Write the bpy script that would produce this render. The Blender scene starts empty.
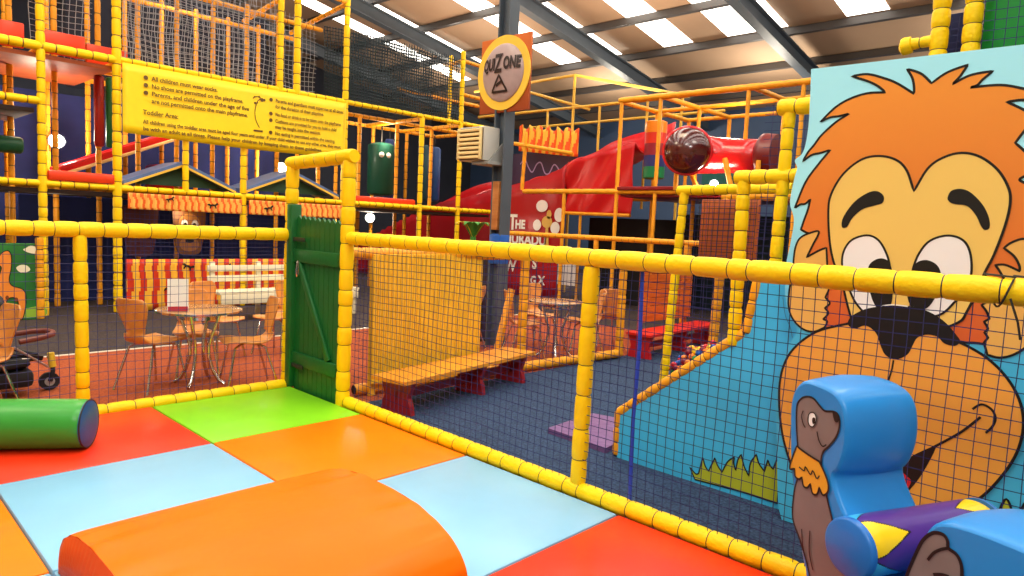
import bpy, bmesh, math, random
from mathutils import Vector, Matrix, geometry
random.seed(7)
SC = bpy.context.scene
COL = SC.collection
PI = math.pi
V = Vector
FL = -0.06          # hall floor level; z = 0 is the top of the vinyl mats

# ------------------------------------------------------------------ materials
def lin(c):
    out = []
    for x in c[:3]:
        x = x / 255.0
        out.append(x / 12.92 if x <= 0.04045 else ((x + 0.055) / 1.055) ** 2.4)
    return (out[0], out[1], out[2], 1.0)

MATS = {}
def mat(name, rgb, rough=0.5, metal=0.0, coat=0.0, var=0.0, vscale=8.0, bump=0.0, bscale=6.0, emit=0.0, spec=0.5, trans=0.0):
    if name in MATS: return MATS[name]
    m = bpy.data.materials.new(name); m.use_nodes = True
    nt = m.node_tree; b = nt.nodes['Principled BSDF']
    c = lin(rgb)
    b.inputs['Base Color'].default_value = c
    b.inputs['Roughness'].default_value = rough
    b.inputs['Metallic'].default_value = metal
    b.inputs['Coat Weight'].default_value = coat
    b.inputs['Coat Roughness'].default_value = 0.15
    b.inputs['Specular IOR Level'].default_value = spec
    if trans: b.inputs['Transmission Weight'].default_value = trans
    if emit:
        b.inputs['Emission Color'].default_value = c
        b.inputs['Emission Strength'].default_value = emit
    tc = nt.nodes.new('ShaderNodeTexCoord')
    if var:
        n = nt.nodes.new('ShaderNodeTexNoise'); n.inputs['Scale'].default_value = vscale; n.inputs['Detail'].default_value = 5
        nt.links.new(tc.outputs['Object'], n.inputs['Vector'])
        r = nt.nodes.new('ShaderNodeValToRGB')
        r.color_ramp.elements[0].position = 0.3; r.color_ramp.elements[1].position = 0.7
        r.color_ramp.elements[0].color = tuple(x * (1 - var) for x in c[:3]) + (1,)
        r.color_ramp.elements[1].color = tuple(min(1, x * (1 + var)) for x in c[:3]) + (1,)
        nt.links.new(n.outputs['Fac'], r.inputs['Fac']); nt.links.new(r.outputs['Color'], b.inputs['Base Color'])
    if bump:
        n2 = nt.nodes.new('ShaderNodeTexNoise'); n2.inputs['Scale'].default_value = bscale; n2.inputs['Detail'].default_value = 3
        nt.links.new(tc.outputs['Object'], n2.inputs['Vector'])
        bp = nt.nodes.new('ShaderNodeBump'); bp.inputs['Strength'].default_value = bump; bp.inputs['Distance'].default_value = 0.02
        nt.links.new(n2.outputs['Fac'], bp.inputs['Height']); nt.links.new(bp.outputs['Normal'], b.inputs['Normal'])
    MATS[name] = m
    return m

def vinyl(name, rgb, rough=0.32, bump=0.12, bscale=4.0, var=0.05, coat=0.15):
    return mat(name, rgb, rough + .06, coat=coat * .6, var=var, vscale=2.5, bump=bump, bscale=bscale, spec=.32)

YEL = mat('yellow_foam', (255, 208, 2), 0.5, spec=.28, var=0.05, vscale=7, bump=0.25, bscale=40)
OYEL = mat('amber_lamplit_foam', (238, 160, 14), 0.5, var=0.12, vscale=7, bump=0.2, bscale=40)  # amber foam; on the frame's interior posts the colour holds warm lamplight
TIE = mat('cable_tie', (28, 26, 22), 0.5)
NETB = mat('navy_net', (32, 38, 92), 0.7)
NETG = mat('grey_net', (150, 150, 155), 0.7)
NETD = mat('dark_green_net', (22, 42, 50), 0.8)
NETO = mat('orange_net', (214, 120, 30), 0.7)
BLACK = mat('black_ink', (14, 13, 12), 0.4)
WHITE = mat('white_paint', (240, 238, 232), 0.45)
CREAM = mat('cream_paint', (232, 222, 190), 0.5, var=0.04)
STEEL = mat('steel_grey', (76, 86, 96), 0.5, var=0.1, vscale=3)
CHROME = mat('chrome', (210, 208, 205), 0.16, metal=1.0)
DARK = mat('dark_cloth', (20, 24, 42), 0.9, var=0.2, vscale=3)
NAVY = mat('navy_cloth', (24, 34, 88), 0.85, var=0.15, vscale=3)
DWOOD = mat('dark_board', (48, 30, 22), 0.7, var=0.15, vscale=4)
OBOARD = mat('orange_board', (176, 84, 30), 0.5, var=0.1, vscale=4)
RED = vinyl('red_vinyl', (196, 22, 30), 0.25, 0.3, 3.0)
DRED = vinyl('maroon_vinyl', (128, 14, 24), 0.35, 0.2, 3.0)
ORED = vinyl('orange_red_vinyl', (226, 62, 20), 0.35)
BEECH = mat('beech_veneer', (214, 140, 62), 0.32, var=0.12, vscale=14, coat=0.2)
PBLUE = mat('light_blue_print', (130, 215, 242), 0.4)

def matte(m):
    b = m.node_tree.nodes['Principled BSDF']; b.inputs['Specular IOR Level'].default_value = .14; b.inputs['Coat Weight'].default_value = .02; return m

def wood(name, rgb, dark, scale=(2, 26, 2), rough=0.4):
    if name in MATS: return MATS[name]
    m = mat(name, rgb, rough, coat=0.1); nt = m.node_tree; b = nt.nodes['Principled BSDF']
    tc = nt.nodes.new('ShaderNodeTexCoord'); mp = nt.nodes.new('ShaderNodeMapping'); mp.inputs['Scale'].default_value = scale
    n = nt.nodes.new('ShaderNodeTexNoise'); n.inputs['Scale'].default_value = 1.0; n.inputs['Detail'].default_value = 6
    r = nt.nodes.new('ShaderNodeValToRGB'); r.color_ramp.elements[0].position = .35; r.color_ramp.elements[1].position = .65
    r.color_ramp.elements[0].color = lin(dark); r.color_ramp.elements[1].color = lin(rgb)
    nt.links.new(tc.outputs['Object'], mp.inputs['Vector']); nt.links.new(mp.outputs['Vector'], n.inputs['Vector'])
    nt.links.new(n.outputs['Fac'], r.inputs['Fac']); nt.links.new(r.outputs['Color'], b.inputs['Base Color'])
    return m

def carpet(name, rgb, dark, scale=55):
    m = mat(name, rgb, 0.95, spec=0.15); nt = m.node_tree; b = nt.nodes['Principled BSDF']
    tc = nt.nodes.new('ShaderNodeTexCoord')
    n = nt.nodes.new('ShaderNodeTexNoise'); n.inputs['Scale'].default_value = scale; n.inputs['Detail'].default_value = 6
    r = nt.nodes.new('ShaderNodeValToRGB'); r.color_ramp.elements[0].position = .35; r.color_ramp.elements[1].position = .68
    r.color_ramp.elements[0].color = lin(dark); r.color_ramp.elements[1].color = lin(rgb)
    nt.links.new(tc.outputs['Object'], n.inputs['Vector']); nt.links.new(n.outputs['Fac'], r.inputs['Fac'])
    nt.links.new(r.outputs['Color'], b.inputs['Base Color'])
    bp = nt.nodes.new('ShaderNodeBump'); bp.inputs['Strength'].default_value = .4; bp.inputs['Distance'].default_value = .01
    nt.links.new(n.outputs['Fac'], bp.inputs['Height']); nt.links.new(bp.outputs['Normal'], b.inputs['Normal'])
    return m

# ------------------------------------------------------------------ mesh builder
def basis(d):
    d = V(d).normalized()
    a = V((0, 0, 1)) if abs(d.z) < 0.9 else V((1, 0, 0))
    x = d.cross(a).normalized(); y = d.cross(x).normalized()
    return x, y

def worigin(o):
    p = V((0, 0, 0))
    while o is not None:
        p += o.location; o = o.parent
    return p

class MB:
    def __init__(self): self.v = []; self.f = []; self.m = []
    def add(self, vs, fs, mi=0):
        k = len(self.v); self.v += [V(p) for p in vs]
        for i, q in enumerate(fs):
            self.f.append([k + j for j in q]); self.m.append(mi[i] if isinstance(mi, list) else mi)
    def from_bm(self, bm, mi=0, M=None):
        bm.verts.ensure_lookup_table()
        for i, vv in enumerate(bm.verts): vv.index = i
        self.add([(M @ p.co) if M else p.co.copy() for p in bm.verts], [[q.index for q in f.verts] for f in bm.faces], mi)
        bm.free()
    def box(self, lo, hi, mi=0, bev=0.0, M=None, seg=2):
        bm = bmesh.new(); bmesh.ops.create_cube(bm, size=1)
        c = (V(lo) + V(hi)) / 2; s = V(hi) - V(lo)
        for p in bm.verts: p.co = V((p.co.x * s.x, p.co.y * s.y, p.co.z * s.z)) + c
        if bev: bmesh.ops.bevel(bm, geom=bm.edges[:], offset=min(bev, min(s) * .45), segments=seg, affect='EDGES', profile=.5)
        self.from_bm(bm, mi, M)
    def bar(self, p0, p1, w, h, mi=0, bev=0.0, up=(0, 0, 1)):   # rectangular bar between two points
        p0, p1 = V(p0), V(p1); d = (p1 - p0); L = d.length; d.normalize()
        u = V(up); x = d.cross(u)
        if x.length < 1e-4: x = V((1, 0, 0)) - d * d.x
        x.normalize(); z = x.cross(d).normalized()
        M = Matrix.Translation(p0) @ Matrix((x, d, z)).transposed().to_4x4()
        self.box((-w / 2, 0, -h / 2), (w / 2, L, h / 2), mi, bev, M)
    def tube(self, path, r, n=8, mi=0, caps=True, closed=False):
        path = [V(p) for p in path]; N = len(path)
        rr = r if isinstance(r, list) else [r] * N
        mm = mi if isinstance(mi, list) else [mi] * N
        d0 = (path[1] - path[0]).normalized(); x, y = basis(d0); k = len(self.v)
        for i, p in enumerate(path):
            a = path[max(0, i - 1)]; b = path[min(N - 1, i + 1)]
            if closed: a = path[i - 1]; b = path[(i + 1) % N]
            d = (b - a).normalized()
            x = (x - d * x.dot(d)).normalized(); y = d.cross(x)
            for j in range(n):
                t = 2 * PI * j / n
                self.v.append(p + (x * math.cos(t) + y * math.sin(t)) * rr[i])
        for i in range(N if closed else N - 1):
            i2 = (i + 1) % N
            for j in range(n):
                self.f.append([k + i * n + j, k + i * n + (j + 1) % n, k + i2 * n + (j + 1) % n, k + i2 * n + j]); self.m.append(mm[i])
        if caps and not closed:
            self.f.append([k + j for j in range(n)][::-1]); self.m.append(mm[0])
            self.f.append([k + (N - 1) * n + j for j in range(n)]); self.m.append(mm[-1])
    def grid(self, fn, nu, nv, mi=0, thick=None):
        k = len(self.v)
        for i in range(nu + 1):
            for j in range(nv + 1): self.v.append(V(fn(i / nu, j / nv)))
        for i in range(nu):
            for j in range(nv):
                a = k + i * (nv + 1) + j
                self.f.append([a, a + 1, a + nv + 2, a + nv + 1])
                self.m.append(mi(i, j) if callable(mi) else mi)
    def poly(self, pts, mi=0):          # flat polygon (any outline), triangulated
        pts = [V(p) for p in pts]
        for t in geometry.tessellate_polygon([pts]):
            self.add([pts[i] for i in t], [[0, 1, 2]], mi)
    def slab(self, pts, off, mi=0, mside=None):     # polygon given thickness along the vector off
        pts = [V(p) for p in pts]; off = V(off); n = len(pts)
        tr = [list(t) for t in geometry.tessellate_polygon([pts])]
        self.add(pts, tr, mi); self.add([p + off for p in pts], [t[::-1] for t in tr], mi)
        ms = mi if mside is None else mside
        self.add(pts + [p + off for p in pts], [[i, (i + 1) % n, n + (i + 1) % n, n + i] for i in range(n)], ms)
    def build(self, name, mats, parent=None, angle=35, smooth=True, solid=0.0, weld=False):
        me = bpy.data.meshes.new(name)
        o0 = worigin(parent) if parent is not None else V((0, 0, 0))
        me.from_pydata([tuple(p - o0) for p in self.v], [], self.f); me.update()
        if not isinstance(mats, (list, tuple)): mats = [mats]
        for q in mats: me.materials.append(q)
        me.polygons.foreach_set('material_index', [min(x, len(mats) - 1) for x in self.m])
        bm = bmesh.new(); bm.from_mesh(me)
        if weld: bmesh.ops.remove_doubles(bm, verts=bm.verts, dist=1e-5)
        bmesh.ops.recalc_face_normals(bm, faces=bm.faces); bm.to_mesh(me); bm.free()
        if smooth:
            me.polygons.foreach_set('use_smooth', [True] * len(me.polygons)); me.set_sharp_from_angle(angle=math.radians(angle))
        o = bpy.data.objects.new(name, me); COL.objects.link(o)
        if parent is not None: o.parent = parent
        if solid:
            md = o.modifiers.new('thickness', 'SOLIDIFY'); md.thickness = solid; md.offset = 0
        return o

def tag(o, label=None, cat=None, group=None, kind=None):
    if label: o['label'] = label
    if cat: o['category'] = cat
    if group: o['group'] = group
    if kind: o['kind'] = kind
    return o
def thing(name, label, cat, loc=(0, 0, 0), group=None):
    o = bpy.data.objects.new(name, None); COL.objects.link(o); o.location = loc; o.empty_display_size = .1
    return tag(o, label, cat, group)
def struct(o): o['kind'] = 'structure'; return o
def copy_tree(o, parent=None):
    c = o.copy(); COL.objects.link(c)
    if parent is not None: c.parent = parent
    for ch in list(o.children): copy_tree(ch, c)
    return c

# a foam-padded scaffold tube: sleeves bulging between the cable ties that pinch them
def pad(mb, p0, p1, r=.06, seg=.15, n=10, fine=True, jit=.2, caps=True):
    p0, p1 = V(p0), V(p1); L = (p1 - p0).length; k = max(1, round(L / seg)); d = (p1 - p0) / L
    cuts = [0] + [i + random.uniform(-jit, jit) for i in range(1, k)] + [k]; cuts = [c * L / k for c in cuts]
    path = []; rr = []; mm = []
    for i in range(k):
        a, b = cuts[i], cuts[i + 1]; w = b - a; rj = r * random.uniform(.97, 1.03)
        prof = [(0.0, .86, 1), (.005 / w if fine else .04, .86, 0), (.1, .965, 0), (.3, 1.0, 0), (.7, 1.0, 0), (.9, .965, 0)] if fine else [(0, .88, 1), (.07, .9, 0), (.2, 1, 0), (.85, 1, 0)]
        for t, q, m_ in prof:
            path.append(p0 + d * (a + t * w)); rr.append(rj * q); mm.append(m_)
    path.append(p1); rr.append(r * .86); mm.append(0)
    mb.tube(path, rr, n, mm, caps)
def padpart(name, p0, p1, parent, r=.06, seg=.15, m=None, fine=True, n=10):
    mb = MB(); pad(mb, p0, p1, r, seg, n, fine)
    return mb.build(name, [m or YEL, TIE], parent, angle=60)

def net(mb, O, U, W, lu, lw, sp=.05, r=.0018, wob=.006, mi=0, segs=6):
    O, U, W = V(O), V(U).normalized(), V(W).normalized(); N = U.cross(W)
    def w(a, b):
        return O + U * a + W * b + N * (wob * math.sin(a * 5.1 + b * 3.3)) + U * (wob * .6 * math.sin(b * 7 + a * 2.2)) + W * (wob * .8 * math.sin(a * 6.3 + b * 4))
    for i in range(int(lu / sp) + 1):
        a = min(i * sp, lu); mb.tube([w(a, lw * t / segs) for t in range(segs + 1)], r, 3, mi, False)
    s2 = max(segs, int(lu / .35))
    for i in range(int(lw / sp) + 1):
        b = min(i * sp, lw); mb.tube([w(lu * t / s2, b) for t in range(s2 + 1)], r, 3, mi, False)

def spline(pts, n=6, closed=True):       # Catmull-Rom through the points; a point given as (a, b, 1) stays a sharp corner
    P = [(p[0], p[1]) for p in pts]; C = [len(p) > 2 for p in pts]; N = len(P); out = []
    for i in range(N if closed else N - 1):
        p1 = P[i]; p2 = P[(i + 1) % N]
        p0 = P[i - 1] if (closed or i > 0) else p1
        p3 = P[(i + 2) % N] if (closed or i + 2 < N) else p2
        if C[i]: p0 = (2 * p1[0] - p2[0], 2 * p1[1] - p2[1])
        if C[(i + 1) % N]: p3 = (2 * p2[0] - p1[0], 2 * p2[1] - p1[1])
        for k in range(n):
            t = k / n
            out.append(tuple(.5 * (2 * p1[q] + (p2[q] - p0[q]) * t + (2 * p0[q] - 5 * p1[q] + 4 * p2[q] - p3[q]) * t * t + (3 * p1[q] - p0[q] - 3 * p2[q] + p3[q]) * t ** 3) for q in (0, 1)))
    if not closed: out.append(P[-1])
    return out
def ribbon(mb, pts, w, place, mi, closed=True, taper=None):    # a painted line of width w along a 2D outline
    N = len(pts)
    L = []; R = []
    for i in range(N):
        a = pts[i - 1] if (closed or i > 0) else pts[i]; b = pts[(i + 1) % N] if (closed or i < N - 1) else pts[i]
        dx, dy = b[0] - a[0], b[1] - a[1]; l = math.hypot(dx, dy) or 1
        ww = w / 2 if taper is None else w / 2 * taper(i / (N - 1))
        nx, ny = -dy / l * ww, dx / l * ww
        L.append(place(pts[i][0] + nx, pts[i][1] + ny)); R.append(place(pts[i][0] - nx, pts[i][1] - ny))
    mb.add(L + R, [[i, (i + 1) % N, N + (i + 1) % N, N + i] for i in range(N if closed else N - 1)], mi)

def text_mesh(mb, s, size, place, mi=0, sx=1.0, align='LEFT', bold=0.0):   # lettering laid flat on a surface by place(u, v)
    cu = bpy.data.curves.new('lettering', 'FONT'); cu.body = s; cu.size = size; cu.align_x = align; cu.fill_mode = 'FRONT'; cu.resolution_u = 3
    if bold: cu.offset = bold
    ob = bpy.data.objects.new('lettering', cu); COL.objects.link(ob)
    dg = bpy.context.evaluated_depsgraph_get(); me = bpy.data.meshes.new_from_object(ob.evaluated_get(dg))
    mb.add([place(p.co.x * sx, p.co.y) for p in me.vertices], [list(f.vertices) for f in me.polygons], mi)
    bpy.data.objects.remove(ob); bpy.data.curves.remove(cu); bpy.data.meshes.remove(me)

# ------------------------------------------------------------------ camera
cd = bpy.data.cameras.new('camera'); cam = bpy.data.objects.new('camera', cd); COL.objects.link(cam)
cd.sensor_fit = 'HORIZONTAL'; cd.sensor_width = 36; cd.lens = 24.1616; cd.clip_start = .05; cd.clip_end = 200
cam.matrix_world = Matrix([[0.693899, 0.033491, -0.719293, 0.0], [-0.718639, 0.095217, -0.688834, 0.0], [0.045419, 0.994893, 0.090139, 1.5], [0.0, 0.0, 0.0, 1.0]])
SC.camera = cam
# ------------------------------------------------------------------ the hall itself
RZ = lambda x: 9.3 - .18 * x
XW, YW = 21.0, 23.0
CAFE = carpet('terracotta_carpet', (172, 88, 52), (138, 64, 38))
GREYC = carpet('slate_carpet', (80, 70, 68), (54, 46, 46))
BLUEC = carpet('blue_grey_carpet', (62, 82, 112), (36, 50, 74))
mb = MB()
def fl(x0, x1, y0, y1, mi): mb.add([(x0, y0, FL), (x1, y0, FL), (x1, y1, FL), (x0, y1, FL)], [[0, 1, 2, 3]], mi)
fl(-9, 3.02, -9, 5.62, 2); fl(3.02, XW, -9, 4.86, 2)
fl(-9, 3.02, 5.62, 8.25, 0); fl(3.02, 9.2, 4.86, 8.25, 0); fl(9.2, XW, 4.86, 8.25, 1); fl(-9, XW, 8.25, YW, 1)
struct(mb.build('floor', [CAFE, GREYC, BLUEC], smooth=False))
mb = MB(); mb.box((-9, 8.22, FL), (9.2, 8.27, FL + .006), 0)
struct(mb.build('trim_1', mat('edging_strip', (214, 206, 190), .5)))
WALLB = mat('blue_cladding', (58, 82, 118), .6, var=.08, vscale=1.5)
WALLD = mat('dark_cladding', (40, 44, 58), .8, var=.1, vscale=1.5)
def wall(name, lo, hi, m):
    b = MB(); b.box(lo, hi); return struct(b.build(name, m, smooth=False))
wall('wall_right', (XW, -9, FL), (XW + .2, YW, RZ(XW) + .3), WALLB)
wall('wall_back', (-9, YW, FL), (XW + .2, YW + .2, RZ(-9)), WALLD)
wall('wall_left', (-9.2, -9, FL), (-9, YW, RZ(-9)), mat('cream_cladding', (190, 170, 140), .7))
wall('wall_front', (-9, -9.2, FL), (XW, -9, RZ(-9)), mat('cream_cladding', (190, 170, 140), .7))
mb = MB()
mb.slab([(-9, -9, RZ(-9)), (XW + .2, -9, RZ(XW + .2)), (XW + .2, YW, RZ(XW + .2)), (-9, YW, RZ(-9))], (0, 0, .2))
struct(mb.build('ceiling', mat('roof_lining', (176, 146, 118), .7, var=.05, vscale=.8), smooth=False))
SKY = mat('rooflight_daylight', (255, 250, 240), .5, emit=4.6)
k = 0
for y0, y1 in ((-4.2, -3.2), (-1.9, -.9), (.4, 1.4), (2.6, 3.5), (4.8, 5.66), (6.95, 8.45), (9.4, 10.25), (11.6, 12.1), (13.05, 13.85), (16.15, 16.8), (17.8, 18.4)):
    k += 1; b = MB()
    b.slab([(-8, y0, RZ(-8) - .012), (16.1, y0, RZ(16.1) - .012), (16.1, y1, RZ(16.1) - .012), (-8, y1, RZ(-8) - .012)], (0, 0, .01))
    struct(b.build('window_%d' % k, SKY, smooth=False))
PUR = mat('purlin_grey', (70, 66, 64), .5)
for i, x in enumerate([-6, -3.5, -1, 1.5, 3.5, 5.4, 7.2, 9.0, 10.8, 12.55, 14.35, 16.2, 17.95, 19.6]):
    b = MB(); b.box((x - .05, -9, RZ(x) - .15), (x + .05, YW, RZ(x) - .01)); b.box((x - .05, -9, RZ(x) - .17), (x + .10, YW, RZ(x) - .15))
    struct(b.build('trim_%d' % (i + 2), PUR, smooth=False))
for i, y in enumerate([-6.5, -2, 2.5, 7.0, 11.5, 15.9, 20.2]):
    b = MB()      # I-section rafter
    for dz, w in ((-.62, .24), (-.30, .24)):
        b.slab([(-9, y - w / 2, RZ(-9) + dz), (XW, y - w / 2, RZ(XW) + dz), (XW, y + w / 2, RZ(XW) + dz), (-9, y + w / 2, RZ(-9) + dz)], (0, 0, .035))
    b.slab([(-9, y - .02, RZ(-9) - .6), (XW, y - .02, RZ(XW) - .6), (XW, y - .02, RZ(XW) - .28), (-9, y - .02, RZ(-9) - .28)], (0, .04, 0))
    struct(b.build('trim_%d' % (i + 20), STEEL, smooth=False))
# steel column with its flanges, blue foam round the foot and an added tan strip that paints its warm-lit web
cx, cy = 6.24, 6.24
b = MB()
for s in (-1, 1): b.box((cx - .085, cy + s * .085 - .012, FL), (cx + .085, cy + s * .085 + .012, RZ(cx) - .6))
b.box((cx - .012, cy - .085, FL), (cx + .012, cy + .085, RZ(cx) - .6))
colm = struct(b.build('column', STEEL, smooth=False))
b = MB(); b.box((cx - .095, cy - .105, 1.0), (cx + .095, cy + .105, 1.39), 0, .03)
b.build('wrap_pad', vinyl('royal_blue_vinyl', (36, 92, 178)), colm)
b = MB(); b.box((cx - .09, cy - .04, 1.44), (cx - .016, cy + .07, 2.05), 0, .004)
b.build('lit_web_strip', wood('warm_lit_web', (198, 132, 72), (176, 108, 54), (2, 2, 14)), colm)  # tan strip carries the warm light on the web as colour

# ------------------------------------------------------------------ vinyl floor mats, 1.2 m grid
VR = vinyl('mat_red', (228, 48, 16)); VG = vinyl('mat_green', (128, 208, 28)); VB = vinyl('mat_light_blue', (132, 188, 220)); VO = matte(vinyl('mat_orange', (255, 122, 6)))
XG = [-2.9, -1.7, -.5, .68, 1.84, 2.985]; YG = [-.4, .8, 2.0, 3.2, 4.41, 5.52]
MATSPEC = {(2, 4): (VR, 'red vinyl floor mat in the corner behind the green roll'), (3, 4): (VR, 'red vinyl floor mat between the green roll and the green mat'),
    (4, 4): (VG, 'lime green vinyl floor mat in front of the green wooden gate'),
    (2, 3): (VO, 'orange vinyl floor mat at the picture edge beside the pale blue mat'), (3, 3): (VB, 'pale blue vinyl floor mat between the red mat and the orange hump'),
    (4, 3): (VO, 'flat orange vinyl floor mat beyond the hump, meeting the green mat'),
    (2, 2): (VB, 'pale blue vinyl floor mat just showing beside the pleated end of the hump'), (3, 2): (VB, 'pale blue vinyl floor mat lying under the orange hump'),
    (4, 2): (VB, 'light blue vinyl floor mat beside the hump, along the yellow fence rail'),
    (4, 1): (VR, 'glossy red vinyl floor mat by the seal seat, along the yellow fence rail')}
for (i, j), (m_, lab) in MATSPEC.items():
    b = MB(); b.box((XG[i] + .004, YG[j] + .004, FL), (XG[i + 1] - .004, YG[j + 1] - .004, 0), 0, .012)
    tag(b.build('floor_mat', m_), lab, 'mat', 'vinyl floor mats')

# orange hump: an arched vinyl block with gathered, pleated ends
HY0, HY1, HX0, HX1, HH = 1.95, 3.18, .70, 1.86, .285
def hp(t):          # arch profile: far edge (t=0) to near edge (t=1)
    a = PI * t; c, s = math.cos(a), math.sin(a)
    return ((HY0 + HY1) / 2 + (HY1 - HY0) / 2 * math.copysign(abs(c) ** .8, c), .002 + HH * abs(s) ** .85)
hump = thing('play_hump', 'orange vinyl arched soft-play hump with pleated ends, lying on the pale blue mats', 'soft play block', ((HX0 + HX1) / 2, (HY0 + HY1) / 2, 0))
b = MB(); NU = 44
def top(u, v):
    y, z = hp(v); e = min(u, 1 - u) * (HX1 - HX0)
    k_ = math.exp(-(e / .16) ** 1.1)
    z -= .014 * k_ * z / HH
    pl = .0075 * k_ * (math.sin(v * 74) + .7 * math.sin(v * 41 + 1)) * (1 - .7 * math.exp(-(e / .02) ** 2)) * min(1, v * 12, (1 - v) * 12)
    return (HX0 + u * (HX1 - HX0), y + pl * .6, max(.002, z + pl * math.sin(PI * v)))
b.grid(top, NU, 120)
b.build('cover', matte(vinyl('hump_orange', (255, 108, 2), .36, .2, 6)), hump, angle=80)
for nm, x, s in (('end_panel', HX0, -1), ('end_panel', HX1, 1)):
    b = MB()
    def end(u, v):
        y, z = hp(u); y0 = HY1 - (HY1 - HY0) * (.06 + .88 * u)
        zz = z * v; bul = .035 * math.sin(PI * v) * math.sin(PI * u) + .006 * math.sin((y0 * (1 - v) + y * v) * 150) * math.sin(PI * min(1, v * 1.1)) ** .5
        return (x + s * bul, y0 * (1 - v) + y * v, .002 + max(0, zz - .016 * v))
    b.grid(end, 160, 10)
    b.build(nm, vinyl('hump_end_shaded', (214, 66, 20), .4, .1, 5), hump, angle=80)  # darker orange puts the shade on the ends into the colour

# green roll with navy discs on its ends
p1 = V((1.22, 4.77, .154)); dv = V((-.815, .58, 0)).normalized(); p0 = p1 + dv * 1.75
roll = thing('bolster_roll', 'green vinyl cylinder roll with blue end discs, lying on the red mats', 'soft play roll', (p1.x, p1.y, 0))
b = MB(); R0 = .152; pth = []; rad = []
for t, q in ((0, .93), (.008, .98), (.03, 1), (.3, 1.0), (.6, 1.005), (.97, 1), (.992, .98), (1, .93)): pth.append(p0.lerp(p1, t)); rad.append(R0 * q)
b.tube(pth, rad, 48, 0, True); b.build('cover', vinyl('roll_green', (52, 150, 50), .28, .15, 4), roll, angle=50)
for pc, sg in ((p1, -1), (p0, 1)):
    b = MB(); d = -dv * (1 if sg < 0 else -1)
    b.tube([pc - d * .004, pc + d * .006, pc + d * .012, pc + d * .016], [R0 * .97, R0 * .95, R0 * .85, R0 * .5], 48, 0, True)
    b.build('end_disc', vinyl('roll_end_blue', (34, 82, 140), .4), roll, angle=50)
    b = MB(); b.tube([pc + (V((0, 0, 1)) * math.cos(a) + dv.cross(V((0, 0, 1))) * math.sin(a)) * R0 * .965 + d * .004 for a in [2 * PI * i / 48 for i in range(48)]], .005, 6, 0, closed=True)
    b.build('piping', BLACK, roll)

# ------------------------------------------------------------------ padded fences round the mats
FX, FY, RT = 3.03, 5.59, 1.345
fence = thing('netted_fence', 'yellow foam padded fence with navy net, running past the bench to the seal seat', 'fence', (FX, 2, FL), 'padded yellow fences')
padpart('top_rail', (FX, 4.70, RT), (FX, -.9, RT), fence, .051, .15, n=14)
padpart('bottom_rail', (FX + .01, 4.70, .02), (FX + .01, -.9, .02), fence, .052, .15, n=14)
padpart('post', (FX + .02, 2.33, .05), (FX, 2.30, RT - .05), fence, .047, .17, n=14)
padpart('post', (FX + .02, -.3, .05), (FX, -.3, RT - .05), fence, .058, .17, n=14)
b = MB(); net(b, (FX, -.88, .05), (0, 1, 0), (0, 0, 1), 5.5, 1.27, .052, .0021); b.build('net', NETB, fence)
b = MB(); b.tube([(FX + .04, 2.0, RT - .05), (FX + .035, 1.985, .9), (FX + .04, 2.0, .5), (FX + .04, 1.99, .06)], .011, 8); b.build('net_cord', mat('blue_cord', (34, 70, 190), .6), fence)
b = MB()
for y in (.45, .36): b.tube([(FX + .058 * math.sin(a), y + .05 * math.cos(a * .5), RT + .058 * math.cos(a)) for a in [i * 2 * PI / 16 for i in range(16)]], .004, 5, 0, closed=True)
b.tube([(FX - .09, .40, RT - .02), (FX - .1, .37, RT - .1), (FX - .085, .36, RT - .16)], .004, 5); b.build('lashing', TIE, fence)
fence2 = thing('netted_fence', 'yellow foam padded fence with navy net in front of the cafe table, beside the gate', 'fence', (1, FY, FL), 'padded yellow fences')
padpart('top_rail', (-1.6, FY, RT - .01), (2.97, FY, RT - .01), fence2, .055, .16, n=14)
padpart('bottom_rail', (-1.6, FY, .0), (2.97, FY, .0), fence2, .052, .16, n=14)
padpart('post', (1.40, FY, 0), (1.39, FY, RT - .05), fence2, .045, .16, n=14)
padpart('post', (-.9, FY, 0), (-.9, FY, RT - .05), fence2, .052, .16, n=14)
b = MB(); net(b, (-1.6, FY, .04), (1, 0, 0), (0, 0, 1), 4.55, 1.24, .062, .002); b.build('net', NETB, fence2)

# the gateway: padded goal-post frame and the green boarded gate hung in it
gw = thing('gateway', 'yellow foam padded frame standing tall around the green gate', 'gateway', (FX, 5.2, FL))
padpart('post', (FX, 5.66, -.04), (FX, 5.62, 1.93), gw, .056, .17, n=14)
padpart('post', (FX, 4.75, -.04), (FX, 4.725, 1.95), gw, .056, .17, n=14)
padpart('lintel', (FX, 5.68, 1.955), (FX, 4.66, 1.985), gw, .058, .16, n=14)
GREEN = mat('gate_green', (14, 92, 36), .42, var=.12, vscale=5, bump=.1, bscale=30)
gate = thing('gate', 'dark green boarded wooden gate with a diagonal brace, hung in the yellow frame', 'gate', (FX - .02, 5.2, 0))
n = 9; y0, y1 = 5.50, 4.805
for i in range(n):
    a = y0 + (y1 - y0) * i / n; c = y0 + (y1 - y0) * (i + 1) / n - (-.006); ym = (a + c) / 2; h = 1.505 - .03 * (i / n) + .004 * (i % 2)
    b = MB(); b.slab([(FX - .02, a, -.04), (FX - .02, c, -.04), (FX - .02, c, h - .03), (FX - .02, ym, h), (FX - .02, a, h - .03)], (.02, 0, 0)); b.build('board', GREEN, gate, smooth=False)
for nm, z in (('rail', 1.16), ('rail', .26)):
    b = MB(); b.box((FX - .048, 4.80, z - .055), (FX - .02, 5.51, z + .055), 0, .006); b.build(nm, GREEN, gate)
b = MB(); b.bar((FX - .034, 5.42, 1.10), (FX - .034, 4.92, .32), .028, .06, 0, .006, up=(0, 1, 1)); b.build('brace', GREEN, gate)
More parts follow.
